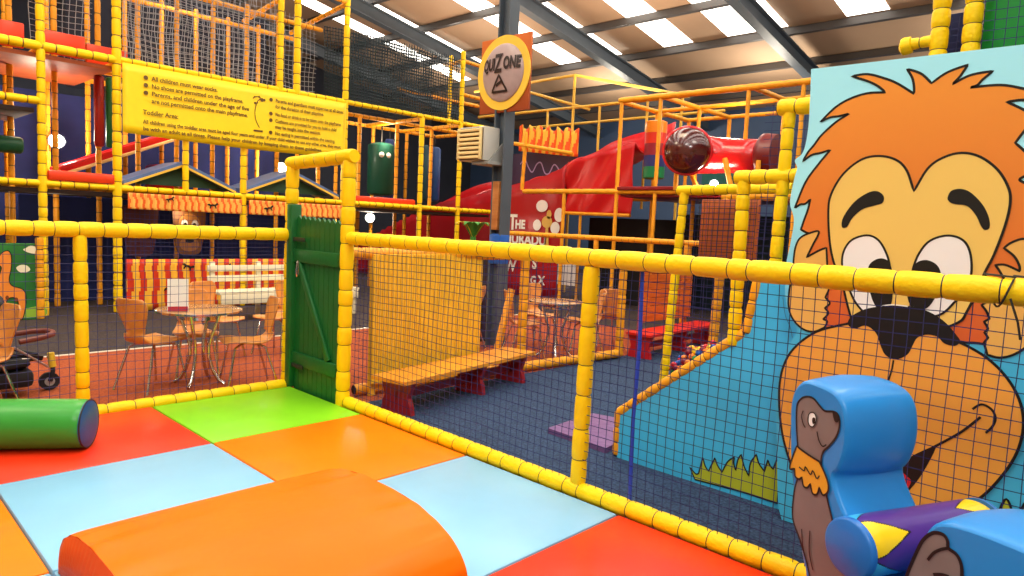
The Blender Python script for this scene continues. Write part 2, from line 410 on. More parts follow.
b = MB(); b.box((FX - .07, 5.5, -.01), (FX + .03, 5.585, 1.60), 0, .012); b.build('hanging_post', GREEN, gate)
b = MB(); b.box((FX - .055, 5.395, 1.0), (FX - .048, 5.425, 1.12), 0, .003); b.tube([(FX - .06, 5.41, 1.10), (FX - .07, 5.41, 1.03), (FX - .06, 5.41, .98)], .006, 6); b.build('latch', CHROME, gate)
for z in (1.3, .2):
    b = MB(); b.box((FX - .054, 5.30, z - .018), (FX - .047, 5.52, z + .018), 0, .002); b.build('hinge', mat('hinge_steel', (58, 70, 60), .4, metal=.6), gate)
# ------------------------------------------------------------------ lion board
LX = 3.74
def art(mb, pts, mi, lev, place, line=0.0, lmi=1, n=6):
    o = spline(pts, n)
    mb.poly([place(p[0], p[1], lev) for p in o], mi)
    if line: ribbon(mb, o, line, lambda a, b_: place(a, b_, lev + 1), lmi)
def grad(name, c0, c1, z0, z1):     # printed two-tone colour
    m = mat(name, c0, .42); nt = m.node_tree; g = nt.nodes.new('ShaderNodeTexCoord'); s = nt.nodes.new('ShaderNodeSeparateXYZ'); r = nt.nodes.new('ShaderNodeMapRange'); x = nt.nodes.new('ShaderNodeMix'); x.data_type = 'RGBA'
    nt.links.new(g.outputs['Object'], s.inputs['Vector']); nt.links.new(s.outputs['Z'], r.inputs['Value']); r.inputs['From Min'].default_value = z0; r.inputs['From Max'].default_value = z1
    nt.links.new(r.outputs['Result'], x.inputs['Factor']); x.inputs['A'].default_value = lin(c0); x.inputs['B'].default_value = lin(c1); nt.links.new(x.outputs['Result'], nt.nodes['Principled BSDF'].inputs['Base Color']); return m
lion = thing('lion_board', 'big painted plywood board of a cartoon lion face, behind the netted fence', 'painted board', (LX, .9, FL))
BO = [(1.473, 2.394, 1), (1.231, 2.392, 1), (0.561, 2.388, 1)] + [(.22, 2.39, 1), (.22, -.055, 1), (1.43, -.055, 1)] + [(1.459, 0.048), (1.492, 0.382), (1.515, 0.604), (1.507, 0.775), (1.469, 0.921), (1.433, 1.008), (1.489, 1.1), (1.515, 1.218), (1.521, 1.355), (1.508, 1.464), (1.498, 1.6), (1.527, 1.691), (1.515, 1.814), (1.504, 1.878), (1.519, 1.921), (1.479, 1.962), (1.463, 2.077), (1.465, 2.233)]
b = MB(); o_ = spline(BO, 5)
b.slab([(LX + .018, p[0], p[1]) for p in o_], (-.018, 0, 0), 0, 1)
b.build('board', [grad('sky_print', (68, 184, 228), (166, 238, 252), 1.05, 1.75), mat('board_edge', (90, 180, 220), .5)], lion, smooth=False)
pl = lambda a, b_, lev: (LX - .001 * lev - .0005, a, b_)
MANE = grad('mane_print', (212, 88, 38), (236, 146, 48), 1.0, 2.3); FACE = mat('face_print', (240, 200, 102), .42); MUZ = mat('muzzle_print', (238, 164, 64), .42); EAR = mat('ear_print', (232, 178, 88), .42)
PW = mat('print_white', (244, 240, 236), .4); TONG = mat('tongue_print', (206, 30, 40), .4); GRASS = mat('grass_print', (176, 184, 40), .45); GRAY = mat('wrinkle_print', (60, 130, 170), .5)
LM = [MANE, BLACK, FACE, MUZ, EAR, PW, TONG, GRASS]
b = MB()
mane = [(1.366, 1.383), (1.345, 1.288), (1.305, 1.186), (1.295, 1.001), (1.157, 0.982), (0.669, 1.056), (0.573, 1.07), (0.472, 1.175), (0.355, 1.332)] + [(.40, 1.38), (.35, 1.52, 1), (.46, 1.56, 1), (.35, 1.71, 1)] + [(0.506, 1.79), (0.522, 1.807, 1), (0.479, 1.844), (0.503, 1.909), (0.553, 1.964, 1), (0.5, 2.07), (0.535, 2.105), (0.601, 2.146, 1), (0.539, 2.148), (0.488, 2.122, 1), (0.511, 2.183), (0.544, 2.197), (0.631, 2.222), (0.744, 2.223, 1), (0.718, 2.231), (0.699, 2.254), (0.664, 2.286, 1), (0.711, 2.284), (0.759, 2.275), (0.817, 2.245, 1), (0.793, 2.273), (0.78, 2.294), (0.763, 2.326, 1), (0.821, 2.31), (0.859, 2.292), (0.903, 2.259, 1), (0.943, 2.302), (0.977, 2.323), (1.013, 2.337, 1), (0.988, 2.295), (0.976, 2.253), (0.973, 2.217, 1), (1.048, 2.272), (1.106, 2.303), (1.189, 2.334), (1.265, 2.333, 1), (1.186, 2.299), (1.137, 2.27), (1.1, 2.236, 1), (1.181, 2.24), (1.262, 2.221), (1.332, 2.183), (1.401, 2.114, 1), (1.353, 2.134), (1.309, 2.137), (1.261, 2.146, 1), (1.325, 2.106), (1.389, 2.046), (1.424, 1.996), (1.453, 1.958), (1.475, 1.913, 1), (1.432, 1.944), (1.388, 1.953), (1.338, 1.967, 1), (1.396, 1.891), (1.453, 1.8), (1.498, 1.664, 1), (1.47, 1.684), (1.444, 1.688), (1.419, 1.712, 1), (1.428, 1.655), (1.443, 1.601), (1.456, 1.55, 1), (1.418, 1.533), (1.392, 1.537), (1.36, 1.541, 1), (1.376, 1.498), (1.397, 1.444), (1.413, 1.403, 1), (1.376, 1.429), (1.346, 1.447), (1.315, 1.461, 1)]
art(b, mane, 0, 1, pl, .011)
earl = [(1.36, 1.541), (1.405, 1.534), (1.455, 1.505), (1.475, 1.459), (1.48, 1.398), (1.479, 1.303), (1.489, 1.234), (1.488, 1.138), (1.459, 1.067), (1.402, 1.02), (1.342, 1.013), (1.289, 1.042, 1), (1.279, 1.076), (1.3, 1.084, 1), (1.277, 1.12), (1.297, 1.144, 1), (1.274, 1.173), (1.299, 1.2, 1), (1.284, 1.254), (1.298, 1.331), (1.315, 1.461, 1), (1.358, 1.439), (1.413, 1.403, 1), (1.386, 1.471)]
art(b, earl, 4, 3, pl, .010)
earr = [(0.568, 1.277, 1), (0.612, 1.238, 1), (0.591, 1.211), (0.577, 1.179, 1), (0.596, 1.163, 1), (0.585, 1.147), (0.578, 1.133, 1), (0.59, 1.114, 1), (0.574, 1.093, 1), (0.588, 1.068, 1), (0.57, 1.015, 1), (0.521, 1.01), (0.468, 1.036), (0.42, 1.094), (0.394, 1.197), (0.408, 1.348), (0.467, 1.519), (0.484, 1.545), (0.526, 1.527), (0.552, 1.501, 1), (0.512, 1.467), (0.49, 1.429), (0.485, 1.402, 1), (0.54, 1.426), (0.577, 1.423, 1), (0.555, 1.391), (0.532, 1.337)]
art(b, earr, 4, 3, pl, .010)
face = [(0.932, 1.753, 1), (0.883, 1.859), (0.825, 1.908), (0.752, 1.928), (0.677, 1.907), (0.606, 1.847), (0.56, 1.769), (0.547, 1.703), (0.556, 1.603), (0.586, 1.467), (0.613, 1.386), (0.663, 1.209), (0.716, 1.132), (0.961, 1.011), (1.126, 1.051), (1.172, 1.135), (1.235, 1.324), (1.271, 1.386), (1.302, 1.501), (1.321, 1.657), (1.313, 1.741), (1.266, 1.837), (1.188, 1.908), (1.108, 1.927), (1.027, 1.907), (0.973, 1.855)]
art(b, face, 2, 5, pl, .011)
for e in ([(1.226, 1.363), (1.228, 1.44), (1.195, 1.504), (1.126, 1.533), (1.072, 1.515), (1.031, 1.458), (1.004, 1.38), (0.985, 1.233), (1.008, 1.162), (1.086, 1.139), (1.151, 1.196), (1.197, 1.288)], [(0.904, 1.369), (0.884, 1.455), (0.843, 1.519), (0.773, 1.547), (0.711, 1.529), (0.677, 1.473), (0.664, 1.382), (0.677, 1.312), (0.711, 1.25), (0.771, 1.174), (0.853, 1.162), (0.909, 1.241)]): art(b, e, 5, 7, pl, .010)
for e in ([(1.101, 1.379), (1.075, 1.412), (1.041, 1.422), (1.008, 1.404), (0.989, 1.344), (0.985, 1.257), (0.987, 1.183), (1.031, 1.165), (1.069, 1.211), (1.099, 1.309)], [(0.908, 1.375), (0.888, 1.413), (0.85, 1.427), (0.81, 1.412), (0.787, 1.378), (0.785, 1.337), (0.794, 1.265), (0.825, 1.201), (0.872, 1.19), (0.909, 1.241), (0.919, 1.325)]): art(b, e, 1, 9, pl)
for e in ([(1.246, 1.571), (1.244, 1.62), (1.199, 1.697), (1.138, 1.745), (1.093, 1.753), (1.063, 1.729), (1.065, 1.696), (1.098, 1.683), (1.155, 1.663), (1.199, 1.618), (1.221, 1.573)], [(0.789, 1.722), (0.776, 1.755), (0.737, 1.763), (0.696, 1.744), (0.648, 1.691), (0.62, 1.635), (0.613, 1.59), (0.629, 1.578), (0.646, 1.595), (0.67, 1.643), (0.708, 1.685), (0.756, 1.693), (0.779, 1.703)]): art(b, e, 1, 7, pl)
muz = [(1.498, 0.66), (1.468, 0.854), (1.354, 0.995), (1.2, 1.069), (1.052, 1.105), (0.87, 1.098), (0.679, 1.054), (0.551, 0.987), (0.457, 0.88), (0.413, 0.757), (0.417, 0.622), (0.463, 0.485), (0.545, 0.344), (0.678, 0.213), (0.903, 0.101), (1.16, 0.062), (1.334, 0.169), (1.45, 0.391)]
art(b, muz, 3, 9, pl, .012)
art(b, [(1.175, 1.086), (1.156, 1.122), (1.089, 1.166), (0.977, 1.195), (0.889, 1.199), (0.813, 1.181), (0.747, 1.142), (0.697, 1.089), (0.679, 1.06), (0.699, 1.036), (0.741, 1.042), (0.772, 1.069), (0.814, 1.073), (0.854, 1.052), (0.872, 1.01), (0.89, 0.964), (0.937, 0.932), (0.985, 0.945), (1.012, 0.989), (1.034, 1.042), (1.067, 1.072), (1.099, 1.078), (1.136, 1.057), (1.166, 1.066)], 1, 11, pl)
ribbon(b, spline([(1.03, 1.185), (0.977, 1.198), (0.908, 1.198)], 6, False), .006, lambda a, c: pl(a, c, 13), 5, False)
ribbon(b, spline([(0.948, 0.926), (0.952, 0.875), (0.964, 0.81)], 6, False), .008, lambda a, c: pl(a, c, 11), 1, False)
art(b, [(0.727, 0.557, 1), (0.744, 0.493), (0.784, 0.381), (0.829, 0.294), (0.86, 0.257, 1), (0.912, 0.204), (0.969, 0.256), (0.966, 0.351), (0.886, 0.42), (0.798, 0.5)], 1, 11, pl)
art(b, [(0.879, 0.381), (0.835, 0.366), (0.82, 0.343), (0.842, 0.284), (0.864, 0.256), (0.9, 0.3)], 6, 12, pl)
ribbon(b, spline([(0.762, 0.521), (0.642, 0.635), (0.569, 0.727)], 6, False), .011, lambda a, c: pl(a, c, 12), 1, False)
ribbon(b, spline([(0.603, 0.756), (0.57, 0.786), (0.531, 0.771), (0.513, 0.734), (0.521, 0.694), (0.543, 0.659)], 6, False), .010, lambda a, c: pl(a, c, 12), 1, False)
art(b, [(.50, .24, 1), (.495, .33), (.47, .28, 1), (.44, .38), (.40, .29, 1), (.36, .40), (.31, .29, 1), (.28, .37), (.24, .28, 1), (.24, .15, 1), (.50, .15, 1)], 7, 11, pl, .010)
b.build('lion_painting', LM, lion, smooth=False)

# ------------------------------------------------------------------ slide tower behind the lion
SX = 3.88; SKYB = vinyl('slide_cyan', (66, 186, 236), .35, .1, 3)
tower = thing('slide_tower', 'cyan sided play slide with yellow padded frame, rising behind the lion board', 'slide', (SX + .4, 1.7, FL))
b = MB()
SIDE = [(2.64, FL), (2.645, .235), (1.79, .915), (1.74, 1.26), (.1, 1.26), (.1, FL)]
b.slab([(SX, y, z) for y, z in SIDE], (.05, 0, 0)); b.build('side_panel', SKYB, tower, smooth=False)
b = MB(); b.slab([(SX + .70, y, z) for y, z in SIDE], (.05, 0, 0)); b.build('side_panel', SKYB, tower, smooth=False)
b = MB(); pg = lambda a, c, lev: (SX - .001 * lev - .001, a, c)
art(b, [(2.041, -0.04, 1), (2.083, 0.03, 1), (2.039, -0.002), (2.019, 0.007, 1), (1.999, 0.117, 1), (1.979, 0.066), (1.954, 0.039, 1), (1.918, 0.135, 1), (1.898, 0.093), (1.866, 0.059, 1), (1.834, 0.133), (1.794, 0.173, 1), (1.795, 0.133), (1.779, 0.093, 1), (1.771, 0.161), (1.753, 0.201, 1), (1.73, 0.136), (1.696, 0.083, 1), (1.692, 0.162), (1.661, 0.226, 1), (1.641, 0.176), (1.605, 0.139, 1), (1.59, 0.212, 1), (1.576, 0.184), (1.556, 0.165, 1), (1.539, 0.224), (1.521, 0.274, 1), (1.515, 0.12), (1.515, -0.026, 1), (1.752, -0.024, 1)], 0, 1, pg, .009)
ribbon(b, spline([(1.58, 1.164), (1.558, 1.066), (1.524, 0.999), (1.508, 0.944)], 6, False), .004, lambda a, c: pg(a, c, 1), 2, False)
b.build('grass_painting', [GRASS, BLACK, GRAY], tower, smooth=False)
for dx in (0, .70):
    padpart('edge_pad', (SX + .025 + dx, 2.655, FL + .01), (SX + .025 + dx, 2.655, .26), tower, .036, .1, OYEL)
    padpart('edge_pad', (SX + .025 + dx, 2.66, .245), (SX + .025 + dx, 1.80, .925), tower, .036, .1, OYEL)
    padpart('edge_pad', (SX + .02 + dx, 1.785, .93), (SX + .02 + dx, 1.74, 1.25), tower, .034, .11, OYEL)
b = MB(); b.grid(lambda u, v: (SX + .05 + .65 * u, 2.68 - .98 * v, FL + .05 + 1.0 * max(0, v - .08) ** 1.15 + .012 * math.sin(v * 30) * math.sin(PI * u)), 8, 30)
b.build('slide_bed', vinyl('slide_bed_blue', (44, 70, 150), .35), tower, solid=.03)
T1 = [((SX + .02, 1.865, .84), (SX + .02, 1.875, 1.86), .039), ((SX + .02, 1.65, 1.25), (SX + .02, 1.635, 2.22), .036)]
for p, q, r in T1: padpart('post', p, q, tower, r, .115)
padpart('rail', (SX + .02, 1.93, 1.845), (SX + .02, 1.30, 1.855), tower, .044, .11)
padpart('rail', (SX + .02, 1.70, 2.235), (SX + .02, 1.2, 2.23), tower, .047, .11)
for p, q, r in (((4.8, 1.13, FL), (4.8, 1.145, 3.3), .05), ((4.8, .96, FL), (4.8, .98, 3.3), .05)): padpart('post', p, q, tower, r, .13)
padpart('rail', (4.8, 1.33, 2.72), (4.8, 1.13, 2.73), tower, .034, .09)
b = MB(); b.tube([(4.8, 1.355, 2.71), (4.8, 1.34, 2.71), (4.8, 1.32, 2.715), (4.8, 1.29, 2.72), (4.8, 1.28, 2.72)], [.02, .05, .055, .05, .02], 12); b.build('rail_end', YEL, tower)
b = MB(); b.box((4.88, .1, 2.3), (4.92, .94, 3.4), 0, .01); b.build('panel', vinyl('panel_green', (26, 148, 60), .4), tower)
b = MB(); b.box((4.90, .95, 2.3), (4.93, 1.30, 2.66), 0, .01); b.box((4.90, .95, 2.66), (4.93, 1.13, 2.9), 0, .01); b.build('panel', NAVY, tower)
b = MB(); net(b, (4.80, .1, 2.3), (0, 1, 0), (0, 0, 1), .85, 1.1, .055, .0028); net(b, (4.805, .97, 2.3), (0, 1, 0), (0, 0, 1), .16, .55, .04, .0022); b.build('net', NETB, tower)
b = MB(); b.box((SX + .06, .3, 1.1), (4.75, 1.7, 1.16), 0, .01); b.build('deck', DWOOD, tower)
b = MB(); net(b, (SX + .3, 1.3, 1.3), (0, 1, 0), (0, 0, 1), .6, 1.0, .05, .002); b.build('net', NETB, tower)

# landing mat at the slide's foot
b = MB(); b.slab([(p[0], p[1], FL) for p in [(3.919, 3.307), (4.54, 3.362), (4.669, 2.835), (3.884, 2.738)]], (0, 0, .04))
lm = tag(b.build('landing_mat', vinyl('mat_purple', (108, 78, 128), .45, .6, 12), None, smooth=False), 'thin faded purple mat on the blue carpet at the foot of the slide', 'mat')

# ------------------------------------------------------------------ seal seat
su = V((math.cos(math.radians(245)), math.sin(math.radians(245)), 0)); sw = V((-su.y, su.x, 0)); S0 = V((2.40, .90, 0))
def sp(s, w, z): return S0 + su * s + sw * w + V((0, 0, z))
PROF = [(.13, .0, 1), (.105, .33), (.08, .41), (.03, .57), (-.005, .70), (-.02, .80), (-.03, .92), (-.01, .985), (.03, 1.016), (.10, 1.018), (.165, 1.005), (.205, .965), (.222, .90), (.222, .83), (.205, .765), (.185, .735), (.195, .70), (.22, .66), (.26, .60), (.29, .50), (.32, .47), (.38, .455), (.43, .47), (.475, .53), (.505, .64), (.515, .69), (.55, .735), (.63, .757), (.78, .765), (.92, .76), (1.02, .72), (1.06, .62), (1.08, .4), (1.08, .0, 1)]
SBL = vinyl('seal_blue', (40, 134, 208), .26, .1, 4)
seal = thing('seal_seat', 'puffy blue vinyl seal seat with a printed brown seal and a purple striped roll', 'soft play seat', tuple(sp(.5, .17, 0)))
pr = spline(PROF, 4)
def inset(d):
    out = []; N = len(pr)
    for i in range(N):
        a = pr[i - 1]; c = pr[(i + 1) % N]; dx, dy = c[0] - a[0], c[1] - a[1]; l = math.hypot(dx, dy) or 1
        out.append((pr[i][0] - dy / l * d * SGN, max(0.001, pr[i][1] + dx / l * d * SGN)))
    return out
ar = sum(pr[i - 1][0] * pr[i][1] - pr[i][0] * pr[i - 1][1] for i in range(len(pr))); SGN = -1 if ar < 0 else 1
SWID = .32; b = MB(); N = len(pr); k = 0; rows = []
for w_, d_ in ((0, .012), (.004, .004), (.012, 0), (.05, -.006), (.11, -.012), (.17, -.015), (.235, -.012), (.295, -.006), (SWID - .012, 0), (SWID - .004, .004), (SWID, .012)):
    rows.append((w_, inset(d_)))
vs = []; fs = []
for w_, q in rows: vs += [sp(a, w_, z) for a, z in q]
for r_ in range(len(rows) - 1):
    for i in range(N): fs.append([r_ * N + i, r_ * N + (i + 1) % N, (r_ + 1) * N + (i + 1) % N, (r_ + 1) * N + i])
b.add(vs, fs)
for r_ in (0, len(rows) - 1):
    q = [sp(a, rows[r_][0], z) for a, z in rows[r_][1]]
    for t in geometry.tessellate_polygon([q]): b.add([q[i] for i in t], [[0, 1, 2]])
b.build('body', SBL, seal, angle=50)
BRN = mat('seal_print_brown', (126, 110, 106), .35, var=.1, vscale=6); AMB = mat('seal_print_amber', (226, 158, 36), .35)
b = MB(); ps = lambda a, c, lev: sp(a, -.0012 * lev - .001, c)
sealp = [(0.04, 0.695), (0.028, 0.771), (0.013, 0.846), (0.006, 0.918), (0.022, 0.95), (0.049, 0.965), (0.078, 0.965), (0.106, 0.948), (0.129, 0.937), (0.165, 0.944), (0.185, 0.937), (0.193, 0.906), (0.184, 0.866), (0.158, 0.826), (0.137, 0.8), (0.133, 0.76), (0.157, 0.686), (0.195, 0.599), (0.242, 0.519), (0.297, 0.484), (0.354, 0.476, 1), (0.362, 0.408, 1), (0.347, 0.269, 1), (0.149, 0.291, 1), (0.119, 0.382), (0.071, 0.466), (0.03, 0.529), (0.027, 0.623)]
art(b, sealp, 0, 1, ps, .007)
art(b, [(0.023, 0.783, 1), (0.071, 0.772), (0.126, 0.764, 1), (0.152, 0.735), (0.171, 0.704), (0.172, 0.676), (0.154, 0.659), (0.136, 0.678, 1), (0.129, 0.652), (0.11, 0.648), (0.097, 0.676, 1), (0.085, 0.658), (0.068, 0.658), (0.058, 0.685, 1), (0.046, 0.673), (0.028, 0.677), (0.022, 0.702, 1), (0.001, 0.694), (0.003, 0.722)], 2, 3, ps, .007)
art(b, [(0.063, 0.89), (0.067, 0.911), (0.084, 0.919), (0.097, 0.907), (0.096, 0.886), (0.085, 0.87), (0.07, 0.873)], 3, 3, ps, .004)
art(b, [(0.082, 0.893), (0.086, 0.903), (0.095, 0.901), (0.095, 0.886), (0.087, 0.881)], 1, 5, ps)
art(b, [(0.162, 0.943), (0.18, 0.943), (0.189, 0.933), (0.186, 0.915), (0.172, 0.916)], 1, 3, ps)
for ln in ([(0.107, 0.861), (0.119, 0.833), (0.136, 0.819), (0.151, 0.83)], [(0.04, 0.914), (0.035, 0.893), (0.045, 0.869), (0.056, 0.859)], [(0.078, 0.509), (0.091, 0.448), (0.117, 0.401)], [(0.114, 0.519), (0.119, 0.448), (0.141, 0.393)], [(0.043, 0.716), (0.066, 0.711), (0.071, 0.726), (0.095, 0.708), (0.104, 0.724), (0.123, 0.705), (0.134, 0.718)]):
    ribbon(b, spline(ln, 6, False), .005, lambda a, c: ps(a, c, 5), 1, False)
art(b, [(0.469, 0.512, 1), (0.482, 0.568), (0.498, 0.624), (0.515, 0.67), (0.54, 0.701), (0.569, 0.71), (0.584, 0.699), (0.589, 0.68), (0.613, 0.673), (0.628, 0.652), (0.633, 0.62), (0.632, 0.575, 1)], 0, 1, ps, .010)
ribbon(b, spline([(0.535, 0.62), (0.549, 0.647), (0.57, 0.668), (0.589, 0.68)], 6, False), .008, lambda a, c: ps(a, c, 3), 1, False)
ribbon(b, spline([(0.555, 0.587), (0.578, 0.599), (0.6, 0.604)], 6, False), .01, lambda a, c: ps(a, c, 3), 1, False)
b.build('seal_print', [BRN, BLACK, AMB, PW], seal, smooth=False)
# the roll across the seat: purple with yellow and sky blue points at each end
RC = (.325, .565); RR = .092; W0, W1 = -.055, .515; b = MB(); NA, NW = 176, 150
def rcol(i, j):
    a = (j + .5) / NA; w_ = W0 + (W1 - W0) * (i + .5) / NW
    for e, sh in ((w_ - W0, 0), (W1 - w_, .62)):
        t = (a * 4 + sh) % 1.0; tri = .158 * (1 - abs(2 * t - 1))
        if e < tri - .006: return 1 if int(a * 4 + sh) % 2 == (0 if sh == 0 else 1) else 2
        if e < tri + .004: return 3
    return 0
def rsurf(u_, v):
    e = min(u_, 1 - u_) * (W1 - W0); r = RR * (1 - .16 * max(0, 1 - e / .05) ** 2)
    a = 2 * PI * v - .05; return sp(RC[0] + r * math.cos(a), W0 + (W1 - W0) * u_, RC[1] + r * math.sin(a))
b.grid(rsurf, NW, NA, rcol)
b.build('seat_roll', [vinyl('roll_purple', (78, 44, 132), .3), vinyl('roll_yellow', (240, 200, 24), .3), vinyl('roll_sky', (60, 170, 220), .3), BLACK], seal, angle=60, weld=True)
for w_, s_, nm in ((W0, -1, 'roll_end'), (W1, 1, 'roll_end')):
    b = MB(); b.tube([sp(RC[0], w_ + s_ * t, RC[1]) for t in (-.004, .006, .014, .018)], [RR * 1.0, RR * 1.0, RR * .97, RR * .9], 40); b.build(nm, vinyl('roll_end_sky', (38, 110, 190), .3), seal, angle=40)
# ------------------------------------------------------------------ benches
def bench(name, label, legs, corners, zt, topm, legm):
    b0 = thing(name, label, 'bench', (corners[0][0], corners[0][1], FL), None)
    cx = sum(c[0] for c in corners) / 4; cyy = sum(c[1] for c in corners) / 4
    b = MB(); b.slab([(x, y, zt - .03) for x, y in corners], (0, 0, .03)); o = b.build('seat', topm, b0, smooth=False)
    md = o.modifiers.new('round', 'BEVEL'); md.width = .012; md.segments = 2
    d = (V((*corners[1], 0)) - V((*corners[0], 0))); L = d.length; d.normalize(); nn = V((-d.y, d.x, 0)); w = (V((*corners[3], 0)) - V((*corners[0], 0))).dot(nn)
    c0 = V((*corners[0], 0))
    for t in legs:
        b = MB(); h = zt - .03 - FL; pts = []
        for s, f in ((.06, 0), (.10, .3), (.16, .5), (.10, .75), (.04, 1)): pts.append((s, f))
        outl = [(w * s, FL + h * f) for s, f in pts] + [(w * (1 - s), FL + h * f) for s, f in reversed(pts)]
        base = c0 + d * (L * t)
        b.slab([base + nn * a + V((0, 0, z)) for a, z in outl], d * .05); b.build('leg', legm, b0, smooth=False)
    b = MB(); b.slab([c0 + d * (L * legs[0]) + nn * (w / 2 - .02) + V((0, 0, FL + .11)), c0 + d * (L * legs[-1]) + nn * (w / 2 - .02) + V((0, 0, FL + .11)), c0 + d * (L * legs[-1]) + nn * (w / 2 - .02) + V((0, 0, FL + .18)), c0 + d * (L * legs[0]) + nn * (w / 2 - .02) + V((0, 0, FL + .18))], nn * .03); b.build('stretcher', legm, b0, smooth=False)
    return b0, d, nn, c0, L, w
YWOOD = wood('honey_board', (232, 158, 40), (214, 134, 26), (3, 3, 18), .38)
SLAT = mat('yellow_slat', (244, 186, 40), .45, var=.08, vscale=9)
REDP = mat('red_paint', (150, 22, 34), .4, var=.1, vscale=6)
bench('bench', 'low children\'s bench with honey coloured seat and dark red legs, before the yellow slatted screen', (.05, .55, .90), [(3.27, 4.24), (5.16, 4.56), (5.09, 4.93), (3.20, 4.61)], .24, YWOOD, REDP)
scr = thing('slatted_screen', 'tall yellow screen of narrow upright slats standing behind the low bench', 'screen', (4.1, 4.98, FL))
N_ = 27
for i in range(N_):
    x = 3.47 + (4.72 - 3.47) * i / (N_ - 1); b = MB(); dz = .012 * math.sin(i * 1.7)
    b.box((x - .021, 4.955, FL + .12 + dz * .3), (x + .021, 4.978, 1.20), 0, .004); b.build('slat', SLAT, scr, smooth=False)
for z in (.2, .66, 1.12):
    b = MB(); b.box((3.46, 4.98, z - .04), (4.73, 5.005, z + .04), 0, .004); b.build('rail', SLAT, scr, smooth=False)
for x in (3.5, 4.69):
    b = MB(); b.box((x - .03, 5.005, FL), (x + .03, 5.05, 1.18), 0, .004); b.build('post', SLAT, scr, smooth=False)
bench('bench', 'low bench with bright red seat and legs on the blue carpet, beyond the ball heap', (.03, .5, .92), [(7.14, 4.48), (9.08, 4.56), (9.08, 4.92), (7.14, 4.84)], .25, mat('red_seat_paint', (214, 36, 24), .35), mat('red_leg_paint', (186, 22, 34), .4))
OSLAT = wood('orange_slat', (226, 112, 26), (204, 92, 18), (3, 3, 20))
scr2 = thing('slatted_screen', 'orange boarded screen standing behind the red bench', 'screen', (8.2, 5.0, FL))
for i in range(8):
    z = .30 + i * .108; b = MB(); b.box((7.70, 4.99, z), (8.98, 5.02, z + .10), 0, .006); b.build('board', OSLAT, scr2, smooth=False)
for x in (7.76, 8.90):
    b = MB(); b.box((x - .035, 5.02, FL), (x + .035, 5.07, 1.18), 0, .005); b.build('post', OSLAT, scr2, smooth=False)

# ------------------------------------------------------------------ inner fences
f3 = thing('low_fence', 'amber foam padded fence between the bench and the cafe chairs', 'fence', (5.2, 5.06, FL))
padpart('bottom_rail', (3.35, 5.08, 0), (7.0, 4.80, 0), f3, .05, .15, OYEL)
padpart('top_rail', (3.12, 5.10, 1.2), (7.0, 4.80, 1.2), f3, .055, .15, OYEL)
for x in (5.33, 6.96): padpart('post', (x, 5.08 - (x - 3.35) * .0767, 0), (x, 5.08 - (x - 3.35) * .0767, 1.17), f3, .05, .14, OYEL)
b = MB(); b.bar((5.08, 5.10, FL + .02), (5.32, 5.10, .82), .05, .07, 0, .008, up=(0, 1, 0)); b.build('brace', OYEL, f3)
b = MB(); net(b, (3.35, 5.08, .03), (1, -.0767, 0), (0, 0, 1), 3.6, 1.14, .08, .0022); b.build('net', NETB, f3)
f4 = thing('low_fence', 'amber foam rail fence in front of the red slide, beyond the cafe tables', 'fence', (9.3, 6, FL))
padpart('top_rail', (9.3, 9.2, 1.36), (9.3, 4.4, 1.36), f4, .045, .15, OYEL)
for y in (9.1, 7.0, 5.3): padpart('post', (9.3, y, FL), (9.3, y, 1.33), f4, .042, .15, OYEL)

# ------------------------------------------------------------------ ball heap in its padded frame
bp_ = thing('ball_pool_frame', 'yellow padded frame with orange backing that stands over the coloured play balls', 'frame', (6.2, 3.1, FL))
padpart('post', (6.2, 3.70, FL), (6.2, 3.60, 1.93), bp_, .045, .14)
padpart('post', (6.2, 2.62, FL), (6.2, 2.60, 1.93), bp_, .045, .14)
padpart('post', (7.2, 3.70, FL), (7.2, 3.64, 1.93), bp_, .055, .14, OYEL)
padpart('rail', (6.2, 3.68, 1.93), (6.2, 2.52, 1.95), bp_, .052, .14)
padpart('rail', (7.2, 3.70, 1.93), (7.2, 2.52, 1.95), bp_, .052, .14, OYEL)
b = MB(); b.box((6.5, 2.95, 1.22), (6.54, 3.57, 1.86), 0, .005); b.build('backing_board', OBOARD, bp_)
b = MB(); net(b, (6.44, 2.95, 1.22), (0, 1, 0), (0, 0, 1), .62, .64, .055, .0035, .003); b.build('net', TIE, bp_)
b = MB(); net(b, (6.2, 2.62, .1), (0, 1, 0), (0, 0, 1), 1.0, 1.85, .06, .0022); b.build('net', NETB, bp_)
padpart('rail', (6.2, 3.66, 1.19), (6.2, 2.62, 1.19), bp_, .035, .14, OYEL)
mound = MB(); mound.grid(lambda u, v: (6.68 + .44 * v * math.cos(2 * PI * u), 3.42 + .44 * v * math.sin(2 * PI * u), FL + .33 * (1 - v ** 2) + .004), 40, 12)
tag(mound.build('foam_mound', vinyl('mound_blue', (36, 52, 110), .5)), 'low blue foam mound buried under the heap of play balls', 'soft play block')
BC = [('red', (206, 24, 34)), ('yellow', (244, 200, 30)), ('blue', (28, 92, 190)), ('green', (30, 140, 70)), ('orange', (244, 130, 30)), ('maroon', (130, 20, 50))]
protos = []
for nm, c in BC:
    bm = bmesh.new(); bmesh.ops.create_icosphere(bm, subdivisions=3, radius=.036); b = MB(); b.from_bm(bm)
    protos.append((nm, b.build('play_ball', vinyl('ball_' + nm, c, .3, .0))))
used = set(); cnt = 0
